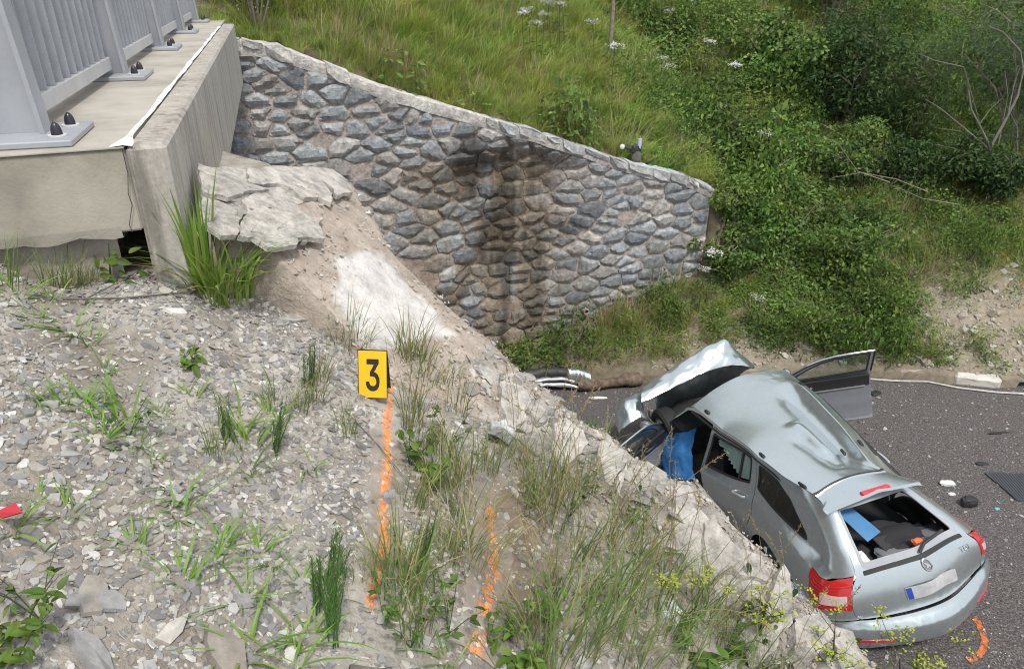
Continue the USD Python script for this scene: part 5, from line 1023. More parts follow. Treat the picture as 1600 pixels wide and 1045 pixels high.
# ------------------------------------------------------------------ plants
def blade(rng, h, w, lean, azim, base, curl=1.6, segs=4):
    t = np.linspace(0, 1, segs + 1); d = np.array([math.cos(azim), math.sin(azim), 0]); sd = np.array([-d[1], d[0], 0])
    out = lean * t ** curl * h; up = h * t * (1 - .35 * lean * t ** 2)
    c = np.asarray(base) + out[:, None] * d + up[:, None] * BZ; ww = w * np.r_[.7, 1, .85, .55, .06][:segs + 1] if segs == 4 else w * np.linspace(1, .08, segs + 1)
    tw = rng.uniform(-.5, .5); sd = sd * math.cos(tw) + BZ * math.sin(tw) * .3
    v = np.empty((2 * (segs + 1), 3)); v[0::2] = c - sd * ww[:, None] / 2; v[1::2] = c + sd * ww[:, None] / 2
    f = []
    for i in range(segs): f += [[2 * i, 2 * i + 1, 2 * i + 3], [2 * i, 2 * i + 3, 2 * i + 2]]
    return v, f, t.repeat(2)
GREENS = [np.array(c) for c in ((.16, .25, .05), (.20, .30, .065), (.13, .21, .05), (.25, .33, .09), (.18, .26, .08))]
DRY = [np.array(c) for c in ((.46, .38, .18), (.54, .46, .26), (.38, .30, .14))]
def tuft(seed, n, h, spread, w, lean=(.2, .9), dry=.1, base_dry=.3, curl=1.6, greens=GREENS, hvar=.45):
    rng = np.random.default_rng(seed); mb = MB()
    for _ in range(n):
        r = spread * math.sqrt(rng.uniform()); a = rng.uniform(0, 6.283); hh = h * rng.uniform(1 - hvar, 1.1); az = a + rng.normal(0, .8)
        v, f, t = blade(rng, hh, w * rng.uniform(.6, 1.3), rng.uniform(*lean), az, [r * math.cos(a), r * math.sin(a), -.01], curl)
        col = DRY[rng.integers(3)] if rng.uniform() < dry else greens[rng.integers(len(greens))] * rng.uniform(.8, 1.25)
        mb.add(v, f, lerp(lerp(col, np.array([.30, .26, .12]), base_dry), col, np.clip(t * 2.2, 0, 1)[:, None]))
    return mb
def leaf_quad(c, n, u, L, W):
    n = n / np.linalg.norm(n); u = u - n * (u @ n); u /= np.linalg.norm(u) + 1e-9; s_ = np.cross(n, u)
    return np.array([c, c + u * L * .45 + s_ * W / 2 + n * L * .06, c + u * L - n * L * .12, c + u * L * .45 - s_ * W / 2 + n * L * .06]), [[0, 1, 2], [0, 2, 3]]
def leaf_big(c, n, u, L, W):
    n = n / np.linalg.norm(n); u = u - n * (u @ n); u /= np.linalg.norm(u) + 1e-9; s_ = np.cross(n, u); t = np.array([0, .12, .35, .62, .85, 1.0]); w = np.array([.05, .62, 1.0, .85, .42, .02]) * W / 2; bend = -.28 * t ** 2 * L
    mid = c + np.outer(t * L, u) + np.outer(bend, n); v = np.vstack([mid, mid + np.outer(w, s_) + np.outer(w * .28, n), mid - np.outer(w, s_) + np.outer(w * .28, n)]); f = []
    for i in range(5): f += [[i, i + 1, 7 + i], [i, 7 + i, 6 + i], [i, 13 + i, i + 1], [i, 12 + i, 13 + i]]
    return v, f
LEAFG = [np.array(c) for c in ((.12, .235, .035), (.16, .30, .05), (.23, .37, .07), (.08, .155, .03), (.30, .41, .10), (.18, .27, .075))]
def leafy(seed, n, rad, hgt, L=(.03, .06), greens=LEAFG, narrow=.55, shape=.5, low=0.0):
    rng = np.random.default_rng(seed); mb = MB()
    for _ in range(n):
        d = rng.normal(0, 1, 3); d /= np.linalg.norm(d); d[2] = abs(d[2]); r = rng.uniform(.35, 1) ** shape; c = d * r * np.array([rad, rad, hgt]) + [0, 0, low]
        nrm = d * .5 + [0, 0, .6] + rng.normal(0, .45, 3); l = rng.uniform(*L); v, f = leaf_quad(c, nrm, d + rng.normal(0, .6, 3) + [0, 0, -.2], l, l * narrow * rng.uniform(.8, 1.2))
        mb.add(v, f, greens[rng.integers(len(greens))] * rng.uniform(.75, 1.25))
    return mb
def inst(name, mbs, pos, nrm, sc, seed, mat, label, parent='/World', prob=None):
    return scatter(name, [m.mesh() for m in mbs], pos, nrm, sc, seed, parent, mat, [m.cd() for m in mbs], label, prob=prob)
vr = np.random.default_rng(71)
def hill_hit(px, py, lift):
    d = ray(px, py); t = np.linspace(7, 30, 900); P3 = O + d * t[:, None]; h = hill_z(P3[:, 0], P3[:, 1]) + lift; k = np.argmax(P3[:, 2] < h); return P3[k]
# --- meadow and undergrowth of the hillside
N = 26000; x = vr.uniform(-9, 15, N); y = vr.uniform(9.0, 26, N); s_, d_ = sd_of(x, y); z = hill_z(x, y); pj = project(np.c_[x, y, z])
infront = (s_ < WL + .05) & (d_ < .5)
ok = (pj[:, 0] > -250) & (pj[:, 0] < 1800) & (pj[:, 1] < 660) & (pj[:, 1] > -260) & (y > kerb_y(x) + .18) & ~((s_ < WL + .1) & (d_ > -.10) & (d_ < .46)) & (s_ > -6)
ok &= ~((s_ < -.6) & (d_ < .5))
covb = bare_at(x, y) * 1.0
ok &= vr.uniform(size=N) > covb
near_w = np.exp(-np.maximum(y - 12, 0) / 9)
ok &= vr.uniform(size=N) < .25 + .75 * near_w
px_h = pj[:, 0]; patch = fbm(np.c_[x * .7, y * .7, 0 * x], 3, 81)
leafp = sstep(820, 1180, px_h + 420 * (patch - .5)); leafp = np.where(infront, .55, leafp)
is_leaf = vr.uniform(size=N) < leafp
gk = ok & ~is_leaf; lk = ok & is_leaf
grass_p = [tuft(300 + i, 46, .46, .17, .010, (.3, 1.15), dry=.12 + .06 * (i % 2), greens=[np.array(c) for c in ((.32, .47, .06), (.38, .51, .085), (.46, .53, .13), (.25, .39, .06))]) for i in range(5)] + [tuft(310 + i, 34, .62, .15, .007, (.15, .7), dry=.7, base_dry=.5) for i in range(2)]
nh = hill_n(x[gk], y[gk]) * .4 + [0, 0, .75] + vr.normal(0, .08, (gk.sum(), 3))
yel = sstep(.45, .62, fbm(np.c_[x[gk] * .5, y[gk] * .5, 0 * x[gk]], 3, 83))
inst('meadow_grass', grass_p[:5], np.c_[x[gk], y[gk], z[gk] - .02], nh, vr.uniform(.55, 1.1, gk.sum()) * lerp(.62, 1, sstep(.4, 1.6, d_[gk])), 91, 'blade', 'long green meadow grass on the hillside above the stone wall')
dk_ = np.where(gk)[0][vr.uniform(size=gk.sum()) < .04 + .26 * yel]
inst('dry_meadow_grass', grass_p[5:], np.c_[x[dk_] + .05, y[dk_], z[dk_] - .02], np.tile([0, 0, 1.], (len(dk_), 1)) + vr.normal(0, .12, (len(dk_), 3)), vr.uniform(.7, 1.2, len(dk_)), 92, 'blade', 'yellowed dry grass standing between the green meadow grass')
leaf_p = [leafy(330 + i, 95, .26, .30, ((.035, .07), (.025, .05), (.05, .09), (.03, .06))[i % 4]) for i in range(6)] + [leafy(340, 60, .22, .42, (.03, .07), greens=[np.array([.15, .22, .05]), np.array([.18, .24, .07])], narrow=.3)]
nh = hill_n(x[lk], y[lk]) * .6 + [0, 0, .6]
inst('undergrowth', leaf_p, np.c_[x[lk], y[lk], z[lk] + .0], nh + vr.normal(0, .1, (lk.sum(), 3)), np.stack([np.ones(lk.sum()), np.ones(lk.sum()), lerp(.7, 2.2, sstep(.42, .68, fbm(np.c_[x[lk] * .9, y[lk] * .9, 0 * x[lk]], 4, 87)))], 1) * (vr.uniform(.5, 1.2, lk.sum()) * lerp(.8, 1.45, sstep(.4, .65, fbm(np.c_[x[lk] * .6, y[lk] * .6, 0 * x[lk] + 5], 3, 88))))[:, None], 93, 'leaf', 'low leafy undergrowth of brambles and herbs on the right of the hillside')
gl = np.where(lk)[0][vr.uniform(size=lk.sum()) < .30]
inst('bank_grass', grass_p[:5] + [grass_p[5]], np.c_[x[gl] + .08, y[gl] + .05, z[gl] - .02], np.tile([0, -.15, 1.], (len(gl), 1)) + vr.normal(0, .2, (len(gl), 3)), vr.uniform(.6, 1.05, len(gl)), 94, 'blade', 'grass mixed into the leafy undergrowth of the bank')

rs_ = np.r_[vr.uniform(-2.4, 7.0, 520), vr.uniform(-3, .6, 260)]; rd_ = np.r_[vr.uniform(.36, .75, 520), vr.uniform(.5, 2.2, 260)]; rp_ = np.stack([WA[0] + WD[0] * rs_ + WN[0] * rd_, WA[1] + WD[1] * rs_ + WN[1] * rd_], 1)
inst('verge_grass', grass_p[:6], np.c_[rp_, hill_z(rp_[:, 0], rp_[:, 1]) - .02], np.tile([0, 0, 1.], (780, 1)) + vr.normal(0, .25, (780, 3)) - [*(WN * .12), 0], vr.uniform(.3, .62, 780), 95, 'blade', 'ragged grass verge along the back of the stone wall top')
# --- shrubs and young trees of the thicket, each one by itself
def shrub(name, label, px, py, yd, rad, hgt, nleaf, L, greens, seed, cat='shrub', narrow=.5, stems=5):
    rad, hgt, nleaf, L = rad * 1.12, hgt * 1.1, int(nleaf * 1.25), (L[0] * 1.2, L[1] * 1.35)
    """stands on the hillside where the line of sight through (px, py) comes down"""
    rng = np.random.default_rng(seed); p = onp(px, py, (0, 1, 0), yd) if yd else hill_hit(px, py, .05); p[2] = hill_z(p[0], p[1]); t = thing(name, label, cat)
    sm = MB(); tips = []
    for i in range(stems):
        a = rng.uniform(0, 6.283); e = rng.uniform(.3, .95); q = p + np.array([math.cos(a) * rad * e, math.sin(a) * rad * e, hgt * rng.uniform(.55, .95)]); m_ = (p + q) / 2 + [0, 0, hgt * .12] + rng.normal(0, .05, 3)
        tips += [m_, q]; sm.tube([p - [0, 0, .2], p + (m_ - p) * .5 + rng.normal(0, .03, 3), m_, q], [.032, .025, .018, .006], 6)
        for _ in range(3):
            b0 = lerp(m_, q, rng.uniform(0, .8)); b1 = b0 + np.array([rng.normal(0, .4), rng.normal(0, .4), rng.uniform(.05, .5)]) * rad * .7; tips.append(b1); sm.tube([b0, (b0 + b1) / 2 + rng.normal(0, .03, 3), b1], [.012, .009, .004], 5)
    v, f = sm.mesh(); obj('stem', (v, f), 'twig', t)
    # crown: clumps of leaves round the branch ends, with gaps between them
    mb = MB(); tips = np.array(tips); ncl = max(14, nleaf // 110); cl = []
    for i in range(ncl):
        base = tips[rng.integers(len(tips))]
        if rng.uniform() < .3: base = lerp(p + [0, 0, .1], base, rng.uniform(.25, .8))
        d = rng.normal(0, 1, 3); d /= np.linalg.norm(d); cl.append((base + d * rad * .28, rng.uniform(.16, .34) * rad * 1.2))
    for i in range(nleaf):
        c0, r_ = cl[rng.integers(ncl)]; d = rng.normal(0, 1, 3); d /= np.linalg.norm(d); c = c0 + d * r_ * rng.uniform(.3, 1) ** .5 * np.array([1, 1, .75]); l = rng.uniform(*L)
        nrm = d * .5 + [0, -.15, .6] + rng.normal(0, .5, 3); v, f = leaf_quad(c, nrm, d + rng.normal(0, .7, 3), l, l * narrow); mb.add(v, f, greens[rng.integers(len(greens))] * rng.uniform(.6, 1.35))
    v, f = mb.mesh(); obj('crown', (v, f), 'leaf', t, cd=mb.cd())
    return t, p
rough('grey_twig', (.10, .095, .08), (.18, .17, .145), 20., .9, .2, 60.)
DG = [np.array(c) for c in ((.05, .11, .025), (.075, .15, .035), (.045, .095, .03), (.10, .18, .045))]
LG = [np.array(c) for c in ((.19, .30, .10), (.23, .34, .11), (.15, .25, .08), (.27, .36, .14))]
WG = [np.array(c) for c in ((.17, .25, .12), (.21, .29, .15), (.14, .21, .10))]
BG = LEAFG
shrub('dark_shrub', 'dark green dense shrub with deep shade at the top of the thicket', 1320, 190, 15.0, 1.25, 1.9, 5200, (.05, .09), DG, 401, stems=7)
shrub('light_shrub', 'light green feathery shrub at the top right beside the willow', 1440, 130, 15.2, 1.3, 1.9, 6800, (.05, .10), LG, 402, narrow=.22, stems=6)
wil, wp_ = shrub('willow_shrub', 'grey green willow shrub with bare grey branches at the right edge', 1560, 330, 13.4, 1.25, 2.6, 6000, (.06, .10), WG, 403, narrow=.18, stems=8)
shrub('bramble_thicket', 'dark bramble thicket below the light green feathery shrub', 1400, 330, 13.0, 1.0, .95, 4200, (.045, .08), DG, 404)
shrub('hazel_shrub', 'round leaved mid green shrub left of the dark dense shrub', 1215, 120, 15.6, .9, 1.2, 3600, (.05, .085), BG, 405, narrow=.7)
shrub('low_bush', 'low green bush in front of the dark dense shrub', 1290, 330, 13.2, .9, .8, 3600, (.04, .07), BG, 406, narrow=.6)
shrub('overhanging_bush', 'dark leafy bush above the right end of the stone wall', 1170, 330, 12.9, .7, .75, 2800, (.04, .07), BG, 407)
shrub('bank_bush', 'leafy bush on the bank above the open car door', 1300, 480, 11.3, .8, .7, 3400, (.04, .075), BG, 408)
shrub('edge_bush', 'dark bush at the right edge over the bare bank', 1530, 400, 12.2, .75, .8, 3000, (.04, .08), DG, 409)
shrub('upper_right_tree', 'dense leafy young tree in the top right corner', 1590, 60, 17.5, 1.6, 2.6, 5600, (.06, .10), BG, 410, cat='tree', stems=8)
shrub('back_tree', 'leafy young tree behind the dark dense shrub', 1300, 20, 19.0, 1.8, 2.6, 5200, (.06, .10), BG, 411, cat='tree', stems=8)
shrub('slope_bush', 'bright leafy bush high beside the end of the stone wall', 1150, 350, None, .5, .6, 2600, (.04, .065), LEAFG, 413)
shrub('wall_end_bush', 'light green bush growing at the right end of the stone wall', 1142, 425, None, .45, .62, 3000, (.035, .06), LEAFG[2:], 412)
# bare grey branches, part of the willow shrub
def branch(pix, y0, y1, r, name='bare_branch'):
    n = len(pix); P3 = [onp(a, b, (0, 1, 0), lerp(y0, y1, i / (n - 1))) for i, (a, b) in enumerate(pix)]; v, f = tube(np.array(P3), np.linspace(r, r * .35, n), 6); obj(name, (v, f), 'grey_twig', wil, smooth=True)
for pix, r in (([(1548, 230), (1570, 190), (1590, 150), (1599, 110), (1594, 80), (1566, 50), (1545, 42)], .028), ([(1548, 232), (1535, 205), (1517, 170), (1512, 130), (1505, 105), (1460, 95), (1435, 84)], .020), ([(1548, 235), (1500, 195), (1470, 170), (1445, 155)], .016), ([(1560, 280), (1535, 245), (1490, 232), (1460, 226)], .016),
               ([(1560, 285), (1545, 240), (1500, 205), (1460, 200)], .012), ([(1560, 225), (1575, 150), (1570, 110)], .010), ([(1530, 195), (1548, 170), (1570, 150)], .008), ([(1575, 180), (1585, 130), (1594, 105)], .010), ([(1505, 105), (1510, 120), (1530, 190), (1540, 220)], .012), ([(1590, 250), (1590, 200), (1560, 140)], .010)):
    branch(pix, 12.2, 12.6, r)
for i, (pix, r) in enumerate((([(1450, 300), (1400, 280), (1345, 270), (1300, 278)], .010), ([(1390, 285), (1340, 268), (1310, 225), (1288, 215)], .010), ([(1250, 350), (1275, 320), (1285, 335)], .008), ([(1500, 320), (1440, 310), (1395, 290)], .009), ([(1590, 380), (1540, 405), (1512, 420)], .012))):
    P3 = np.array([onp(a, b, (0, 1, 0), 12.0 - .1 * i) for a, b in pix]); v, f = tube(P3, np.linspace(r, r * .5, len(pix)), 5); tag(obj('dead_twig', (v, f), 'twig', smooth=True), ['long dead twig lying level across the brambles at right', 'forked dead twig rising left of the long level twig', 'short upright dead twig at the left of the brambles', 'dead twig right of the long level twig under the thicket', 'dead twig low at the right edge above the bare bank'][i], 'twig')
# --- white umbels on the hillside
def umbel_plant(seed, white):
    rng = np.random.default_rng(seed); t = thing('umbel_plant', 'tall stem with a white umbel of flowers in the hillside meadow', 'flower', group='white umbels on the hillside'); sm, fl = MB(), MB()
    top = np.array([rng.normal(0, .05), rng.normal(0, .05), .75]); sm.tube([[0, 0, 0], top * .5 + rng.normal(0, .015, 3), top], [.006, .005, .004], 5, (.12, .17, .06))
    for i in range(13):
        a, e = rng.uniform(0, 6.283), rng.uniform(.02, .12); q = top + [math.cos(a) * e, math.sin(a) * e, rng.uniform(.03, .06)]; sm.tube([top, q], .002, 4, (.14, .2, .07))
        for k in range(7):
            c = q + rng.normal(0, .016, 3); v, f = leaf_quad(c, np.array([0, -.3, 1.]) + rng.normal(0, .3, 3), rng.normal(0, 1, 3), .026, .022); fl.add(v, f, np.array([.72, .72, .70]) * rng.uniform(.85, 1.1))
    for i in range(5):
        c = top * rng.uniform(.2, .8); v, f = leaf_quad(c, np.array([0, 0, 1.]), rng.normal(0, 1, 3), .12, .05); sm.add(v, f, (.09, .16, .04))
    v, f = sm.mesh(); obj('stem', (v, f), 'leaf', t, cd=sm.cd()); v, f = fl.mesh(); obj('flower_head', (v, f), 'petal', t, cd=fl.cd(), kind='stuff'); return t
foliage('petal', trans=.25, var=.1, hue=.0)
ups = [umbel_plant(500 + i, True) for i in range(3)]
UM = [(830, 12), (846, 22), (838, 40), (862, 8), (885, 6), (874, 14), (932, 42), (1035, 86), (1050, 108), (1052, 14), (1102, 60), (1108, 70), (1145, 100), (1150, 103), (1210, 72), (1190, 212), (1199, 210), (1130, 165), (1275, 95), (1283, 100), (960, 84), (1190, 8), (1100, 415), (1112, 405), (1194, 462), (820, 15), (1090, 2)]
for i, (a, b) in enumerate(UM):
    q = hill_hit(a, b, .84); q[2] = hill_z(q[0], q[1]); sc = vr.uniform(1.0, 1.25)
    if i < 3: place(UsdGeom.Xformable(ups[i]), q, vr.uniform(0, 360), sc)
    else: copy_of(ups[i % 3], q, vr.uniform(0, 360), scale=sc)
t = thing('blossoming_shrub', 'pale white blossoming bush behind the far end of the bridge', 'shrub'); rng = np.random.default_rng(77); p = hill_hit(400, 40, .1); mb = MB(); sm = MB()
for i in range(9):
    q = p + [rng.normal(0, .25), rng.normal(0, .25), rng.uniform(.9, 1.8)]; sm.tube([p - [0, 0, .2], (p + q) / 2 + rng.normal(0, .05, 3), q], [.012, .009, .004], 5)
    for k in range(120):
        c = lerp(p, q, rng.uniform(.25, 1.05)) + rng.normal(0, .09, 3); l = rng.uniform(.02, .045); v, f = leaf_quad(c, rng.normal(0, .5, 3) + [0, -.3, .8], rng.normal(0, 1, 3), l, l * .7); mb.add(v, f, np.array([.66, .66, .62]) if rng.uniform() < .6 else LG[rng.integers(4)])
v, f = sm.mesh(); obj('stem', (v, f), 'twig', t); v, f = mb.mesh(); obj('crown', (v, f), 'leaf', t, cd=mb.cd())

# --- tall reed-like grass beside the bridge column, and the plant in the hole
def one(name, label, cat, parts, loc, rz=0, scale=None):
    t = thing(name, label, cat, loc, rz, scale=scale)
    for nm, mb, mat in parts: v, f = mb.mesh(); obj(nm, (v, f), mat, t, cd=mb.cd(), kind='stuff' if nm == 'flower_head' else None)
    return t
BRG = [np.array(c) for c in ((.20, .36, .05), (.25, .42, .07), (.17, .31, .045), (.29, .40, .09))]
loc = on_slope(352, 470); loc[2] = slope_z(loc[0], loc[1])
mb = tuft(601, 130, .33, .11, .013, (.25, 1.0), .05, .15, 1.9, BRG); m2 = tuft(602, 34, .52, .06, .016, (.02, .22), .0, .1, 1.8, BRG)
v, f = m2.mesh(); mb.add(v + [-.085, .0, 0], f, m2.cd()); one('tall_grass', 'tall bright green grass clump growing beside the bridge column', 'grass clump', [('blades', mb, 'blade')], loc)
mb = MB(); rng = np.random.default_rng(603); hb_ = at_z(222, 425, 4.42)
for i in range(46):
    t_ = rng.uniform(); c = lerp(bp(.02, .30, -.60), bp(.0, .24, -.33), t_) + rng.normal(0, .035, 3) * [1, .5, .8] - BK * .03; l = rng.uniform(.03, .06); v, f = leaf_big(c, np.array([0, -1, .6]) + rng.normal(0, .4, 3), rng.normal(0, 1, 3) + [0, 0, -.4], l, l * .55); mb.add(v, f, BRG[rng.integers(4)] * rng.uniform(.55, .9))
st = MB(); st.tube([bp(.04, .29, -.64), bp(.0, .28, -.48), bp(-.02, .25, -.33)], [.004, .004, .002], 5, (.14, .2, .06)); one('creeper', 'green creeper growing out of the hole under the bridge end', 'plant', [('stem', st, 'leaf'), ('leaves', mb, 'leaf')], (0, 0, 0))

# --- weeds and grass on the slope: each tuft is a thing
TUFTS = {
 'wide': [tuft(620 + i, 13, .13, .03, .0075, (.5, 1.5), .06, .15, 1.3, BRG) for i in range(4)],
 'thin': [tuft(630 + i, 36, .25, .06, .0042, (.1, .75), .18, .3, 1.7) for i in range(4)],
 'tall': [tuft(640 + i, 36, .38, .08, .0055, (.1, .8), .14, .35, 1.8) for i in range(3)],
 'dry': [tuft(650 + i, 44, .30, .08, .0032, (.3, 1.3), .88, .6, 1.5) for i in range(3)]}
def horsetail(seed):
    rng = np.random.default_rng(seed); mb = MB()
    for i in range(7):
        b = np.array([rng.normal(0, .022), rng.normal(0, .018), 0]); h = rng.uniform(.20, .34); tp = b + [rng.normal(0, .03), rng.normal(0, .03), h]; mb.tube([b, (b + tp) / 2 + rng.normal(0, .006, 3), tp], [.0022, .002, .001], 4, np.array([.12, .22, .05]))
        for k in range(16):
            c = lerp(b, tp, .12 + .055 * k); 
            for _ in range(4):
                a = rng.uniform(0, 6.283); e = c + np.array([math.cos(a) * .014, math.sin(a) * .014, .028]); mb.tube([c, e], [.0009, .0006], 3, np.array([.14, .26, .06]) * rng.uniform(.8, 1.3), cap=False)
    return mb
def weed(seed, n=26, h=.16, L=(.025, .055), greens=BRG, narrow=.5):
    rng = np.random.default_rng(seed); mb = MB()
    for s__ in range(5):
        a = rng.uniform(0, 6.283); tp = np.array([math.cos(a) * h * .5, math.sin(a) * h * .5, h * rng.uniform(.6, 1.1)]); mb.tube([[0, 0, 0], tp * .5 + [0, 0, .02], tp], [.002, .0016, .001], 4, (.13, .18, .06))
        for k in range(n // 5):
            c = tp * rng.uniform(.25, 1); l = rng.uniform(*L); v, f = leaf_big(c, np.array([0, -.2, 1]) + rng.normal(0, .35, 3), rng.normal(0, 1, 3), l, l * narrow); mb.add(v, f, greens[rng.integers(len(greens))] * rng.uniform(.6, 1.0))
    return mb
TUFTS['horsetail'] = [horsetail(660), horsetail(661)]; TUFTS['weed'] = [weed(670), weed(671, 34, .2, (.02, .045), LEAFG[1:]), weed(672, 26, .14, (.04, .08))]
SAY = {'wide': ('crab_grass', 'small broad bladed green grass tuft growing from the grey shale', 'grass tuft', 'broad bladed tufts on the shale slope'), 'thin': ('grass_tuft', 'thin bladed green grass tuft on the shale slope', 'grass tuft', 'thin bladed tufts on the shale slope'),
       'tall': ('tall_tuft', 'tall green grass tuft mixed with dry blades along the wall top', 'grass tuft', 'tall tufts along the wall top'), 'dry': ('dry_tuft', 'dry straw coloured grass tuft on the lower slope', 'grass tuft', 'dry tufts on the lower slope'),
       'horsetail': ('horsetail', 'dark green horsetail with thin whorled stems on the shale', 'plant', 'horsetails on the shale'), 'weed': ('leafy_weed', 'low leafy green weed growing on the slope', 'weed', 'leafy weeds on the slope')}
PROTO = {}
HORSE = ['tall horsetail left of the orange paint line at the bottom', 'thin horsetail behind the tall bottom horsetail', 'horsetail beside the lower end of the long paint line', 'small horsetail in the middle of the shale left of the marker', 'small horsetail among broad grass left of the middle horsetail', 'little horsetail just left of the number marker', 'faint horsetail above the tall bottom horsetail']
def grow(kind, px, py, sc, lift=0.0, label=None):
    k = vr.integers(len(TUFTS[kind])); loc = on_slope(px, py); loc[2] = slope_z(loc[0], loc[1]) - .004 + lift; nm, lab, cat, grp = SAY[kind]; lab = label or lab; rz = vr.uniform(0, 360)
    nz = np.array([.18, 0, 1]) + vr.normal(0, .08, 3); nz /= np.linalg.norm(nz)
    if (kind, k) not in PROTO:
        t = thing(nm, lab, cat, group=grp); mb = TUFTS[kind][k]; v, f = mb.mesh(); obj('blades' if kind in ('wide', 'thin', 'tall', 'dry') else 'shoots', (v, f), 'leaf' if kind in ('weed', 'horsetail') else 'blade', t, cd=mb.cd()); place(UsdGeom.Xformable(t), loc, rz, sc, nz); PROTO[(kind, k)] = t
    else: copy_of(PROTO[(kind, k)], loc, rz, label=label, scale=sc, tilt=nz)
for a, b, s__ in ((118, 525, 1.1), (140, 540, .9), (85, 470, .7), (60, 505, .8), (130, 640, 1.0), (95, 645, .8), (60, 630, .7), (185, 665, 1.2), (215, 690, 1.0), (160, 690, .9), (390, 690, 1.3), (370, 660, 1.0), (430, 665, 1.1), (385, 730, .9), (290, 775, 1.1), (275, 800, .9), (240, 720, .7), (345, 840, .9), (330, 870, .9), (400, 850, .9), (425, 870, .8), (280, 900, .9), (450, 1020, 1.0), (480, 985, .9), (385, 1000, 1.1), (210, 850, .8), (160, 580, .7), (520, 500, 1.2), (500, 490, 1.0), (380, 925, .8), (700, 1020, .9), (660, 940, .8), (30, 470, 1.0), (20, 830, .8), (110, 800, .7), (470, 900, .7), (60, 780, .6), (300, 620, .7), (250, 640, .6), (480, 720, .7)): s__ *= .9; grow('wide', a, b, s__ * vr.uniform(.85, 1.15))
for a, b, s__ in ((640, 575, 1.2), (655, 590, 1.1), (625, 580, 1.0), (670, 605, .9), (545, 545, 1.0), (560, 560, .8), (500, 600, .8), (490, 625, .8), (545, 680, .6), (640, 668, .7), (645, 650, .9), (700, 610, .8), (715, 640, .8), (690, 710, 1.0), (720, 740, 1.1), (705, 760, .9), (690, 770, .9), (640, 790, .9), (610, 905, 1.2), (625, 930, 1.1), (645, 920, 1.0), (650, 980, .9), (720, 800, .9), (730, 850, .8), (700, 870, .8), (430, 640, .8), (660, 690, .8), (830, 760, .9), (760, 720, .8), (470, 640, .7), (340, 700, .7), (15, 450, .9), (100, 415, .8), (70, 410, .8), (130, 415, .6)): grow('thin', a, b, s__ * vr.uniform(.85, 1.1))
for a, b, s__ in ((840, 790, .7), (870, 760, .7), (900, 770, .75), (860, 820, .7), (935, 740, .6), (960, 780, .7), (900, 860, .8), (950, 850, .75), (1000, 870, .7), (980, 930, .8), (930, 940, .8), (880, 930, .8), (1020, 960, .75), (960, 1000, .85), (900, 1010, .85), (1050, 1000, .7), (830, 980, .8), (860, 1040, .9), (1000, 1040, .8), (1090, 930, .6), (1110, 960, .6), (1130, 1000, .6), (1150, 1040, .7), (790, 700, .5), (820, 720, .55), (1040, 900, .6), (940, 700, .5), (920, 720, .5), (1080, 1050, .7), (1190, 1050, .5)): grow('tall', a, b, s__ * vr.uniform(.85, 1.1))
for a, b, s__ in ((860, 780, .8), (750, 790, .7), (740, 870, .9), (700, 880, .9), (850, 880, .9), (990, 900, .8), (940, 890, .8), (820, 930, .8), (980, 830, .7), (1100, 990, .7), (570, 900, .6), (1010, 1010, .7), (830, 700, .6), (950, 750, .6)): grow('dry', a, b, s__ * vr.uniform(.85, 1.15))
for i_, (a, b, s__) in enumerate(((520, 985, .9), (507, 950, .7), (650, 880, .6), (425, 700, .6), (360, 690, .6), (480, 610, .6), (520, 900, .7))): grow('horsetail', a, b, s__, label=HORSE[i_])
for a, b, s__ in ((28, 985, .9), (60, 960, .75), (15, 1025, .8), (640, 720, .9), (670, 740, .9), (700, 690, .8), (600, 960, .65), (640, 1000, .7), (760, 990, .65), (800, 960, .7), (810, 1010, .8), (860, 960, .9), (700, 980, .8), (1160, 960, .9), (1200, 1000, .9), (1240, 1020, .9), (1290, 1040, .8), (1130, 1020, .9), (990, 820, .7), (1060, 800, .6), (920, 680, .5), (890, 800, .8), (1100, 1040, .9), (1330, 1060, .8), (300, 585, .6), (200, 680, .6)): grow('weed', a, b, s__)
# dry seed stalks that stand up against the car
def stalk(seed):
    rng = np.random.default_rng(seed); mb = MB(); h = .62; a = rng.uniform(0, 6.283); le = rng.uniform(.08, .35); t_ = np.linspace(0, 1, 9)
    P3 = np.stack([math.cos(a) * le * h * t_ ** 2.2, math.sin(a) * le * h * t_ ** 2.2, h * t_ * (1 - .15 * le * t_)], 1); P3 += np.cumsum(rng.normal(0, .003, P3.shape), 0); c = DRY[rng.integers(3)]; mb.tube(P3, np.linspace(.0018, .0008, 9), 4, c)
    for k in range(26):
        q = lerp(P3[-3], P3[-1], rng.uniform()) ; d = (P3[-1] - P3[-3]) / np.linalg.norm(P3[-1] - P3[-3]); v, f = leaf_quad(q, rng.normal(0, 1, 3), d + rng.normal(0, .45, 3), .016, .004); mb.add(v, f, c * rng.uniform(.8, 1.15))
    return mb
STALKS = [stalk(700 + i) for i in range(6)]; sproto = {}
for i in range(95):
    if i < 62: a, b = vr.uniform(800, 1230), 0; b = lerp(660, 985, (a - 800) / 430) + vr.uniform(-10, 130)
    else: a, b = vr.uniform(520, 1000), vr.uniform(690, 1030)
    k = i % 6; loc = on_slope(a, b, .02); loc[2] = slope_z(loc[0], loc[1]) - .01; sc = vr.uniform(.42, .95); tl = np.array([vr.normal(.05, .22), vr.normal(-.05, .2), 1.0]); tl /= np.linalg.norm(tl); rz = vr.uniform(0, 360)
    if k not in sproto:
        t = thing('dry_stalk', 'thin dry straw stalk with a seed head along the wall top', 'grass stalk', group='dry stalks along the wall top'); v, f = STALKS[k].mesh(); obj('straw', (v, f), 'blade', t, cd=STALKS[k].cd()); place(UsdGeom.Xformable(t), loc, rz, sc, tl); sproto[k] = t
    else: copy_of(sproto[k], loc, rz, scale=sc, tilt=tl)
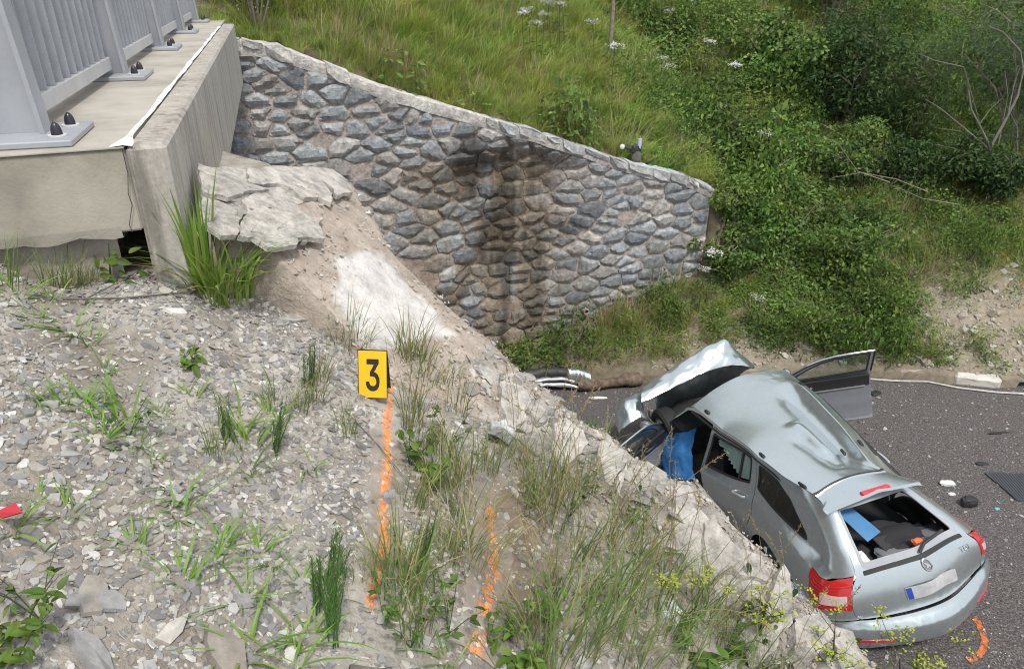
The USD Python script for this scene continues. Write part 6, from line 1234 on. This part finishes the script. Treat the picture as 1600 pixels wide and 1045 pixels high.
# yellow flowering umbels in front
def yellow_plant(seed, h):
    rng = np.random.default_rng(seed); st, fl = MB(), MB(); tp = np.array([rng.normal(0, .05), rng.normal(0, .05), h]); st.tube([[0, 0, 0], tp * .5 + rng.normal(0, .01, 3), tp], [.004, .003, .002], 5, (.13, .15, .05))
    for i in range(7):
        b = tp * rng.uniform(.35, 1); a = rng.uniform(0, 6.283); q = b + np.array([math.cos(a) * .08, math.sin(a) * .08, .09]) * rng.uniform(.7, 1.3); st.tube([b, (b + q) / 2 + [0, 0, -.008], q], [.002, .0016, .001], 4, (.16, .22, .05))
        for k in range(8):
            r = q + np.array([rng.normal(0, .02), rng.normal(0, .02), rng.uniform(.01, .03)]); st.tube([q, r], .0007, 3, (.2, .26, .06), cap=False)
            for _ in range(4): v, f = leaf_quad(r + rng.normal(0, .004, 3), np.array([0, 0, 1.]) + rng.normal(0, .4, 3), rng.normal(0, 1, 3), .009, .008); fl.add(v, f, lerp(np.array([.30, .40, .05]), np.array([.50, .50, .04]), rng.uniform()))
    for i in range(16):
        b = tp * rng.uniform(.1, .8); l = rng.uniform(.03, .07); v, f = leaf_quad(b, np.array([0, -.2, 1]) + rng.normal(0, .3, 3), rng.normal(0, 1, 3), l, l * .25); st.add(v, f, BRG[rng.integers(4)] * .8)
    return st, fl
YL = ['tall yellow green umbel plant in front of the rear bumper', 'yellow green umbel plant left of the tail light below the car', 'yellow flowering plant standing among the stones of the wall top', 'short yellow flower tuft on the lower slope', 'yellow green umbel plant at the lower right edge of the slope', 'bending yellow green umbel plant before the number plate']
for i, (a, b, h, sd_) in enumerate(((1395, 1090, .26, 1), (1305, 1080, .26, 2), (1190, 1000, .20, 3), (1075, 975, .10, 4), (1480, 1130, .22, 5), (1440, 1120, .30, 6))):
    st, fl = yellow_plant(800 + sd_, h); loc = on_slope(a, b, .05); loc[2] = slope_z(loc[0], loc[1]); one('yellow_umbel', YL[i], 'plant', [('stem', st, 'leaf'), ('flower_head', fl, 'petal')], loc, vr.uniform(0, 360))
# thin dead branches on the shale
for i, (pix, r) in enumerate((([(100, 470), (190, 462), (300, 458), (345, 448)], .004), ([(130, 465), (200, 425), (225, 410)], .003), ([(640, 860), (665, 900), (675, 920)], .004), ([(820, 945), (850, 900), (870, 870)], .005), ([(540, 640), (590, 690), (650, 760)], .0025), ([(545, 1030), (590, 1035), (610, 1030)], .009))):
    P3 = np.array([on_slope(a, b, .02) for a, b in pix]); P3[:, 2] = slope_z(P3[:, 0], P3[:, 1]) + .012; v, f = tube(P3, np.linspace(r, r * .6, len(pix)), 6)
    tag(obj('fallen_twig', (v, f), 'grey_twig', smooth=True), ('long pale twig lying across the shale below the bridge end', 'short pale twig leaning to the hole under the bridge', 'thin twig beside the dry grass between the paint marks', 'grey twig lying among tall grass on the lower slope', 'pale straw lying right of the number marker', 'stout brown stick at the bottom edge of the slope')[i], 'twig')
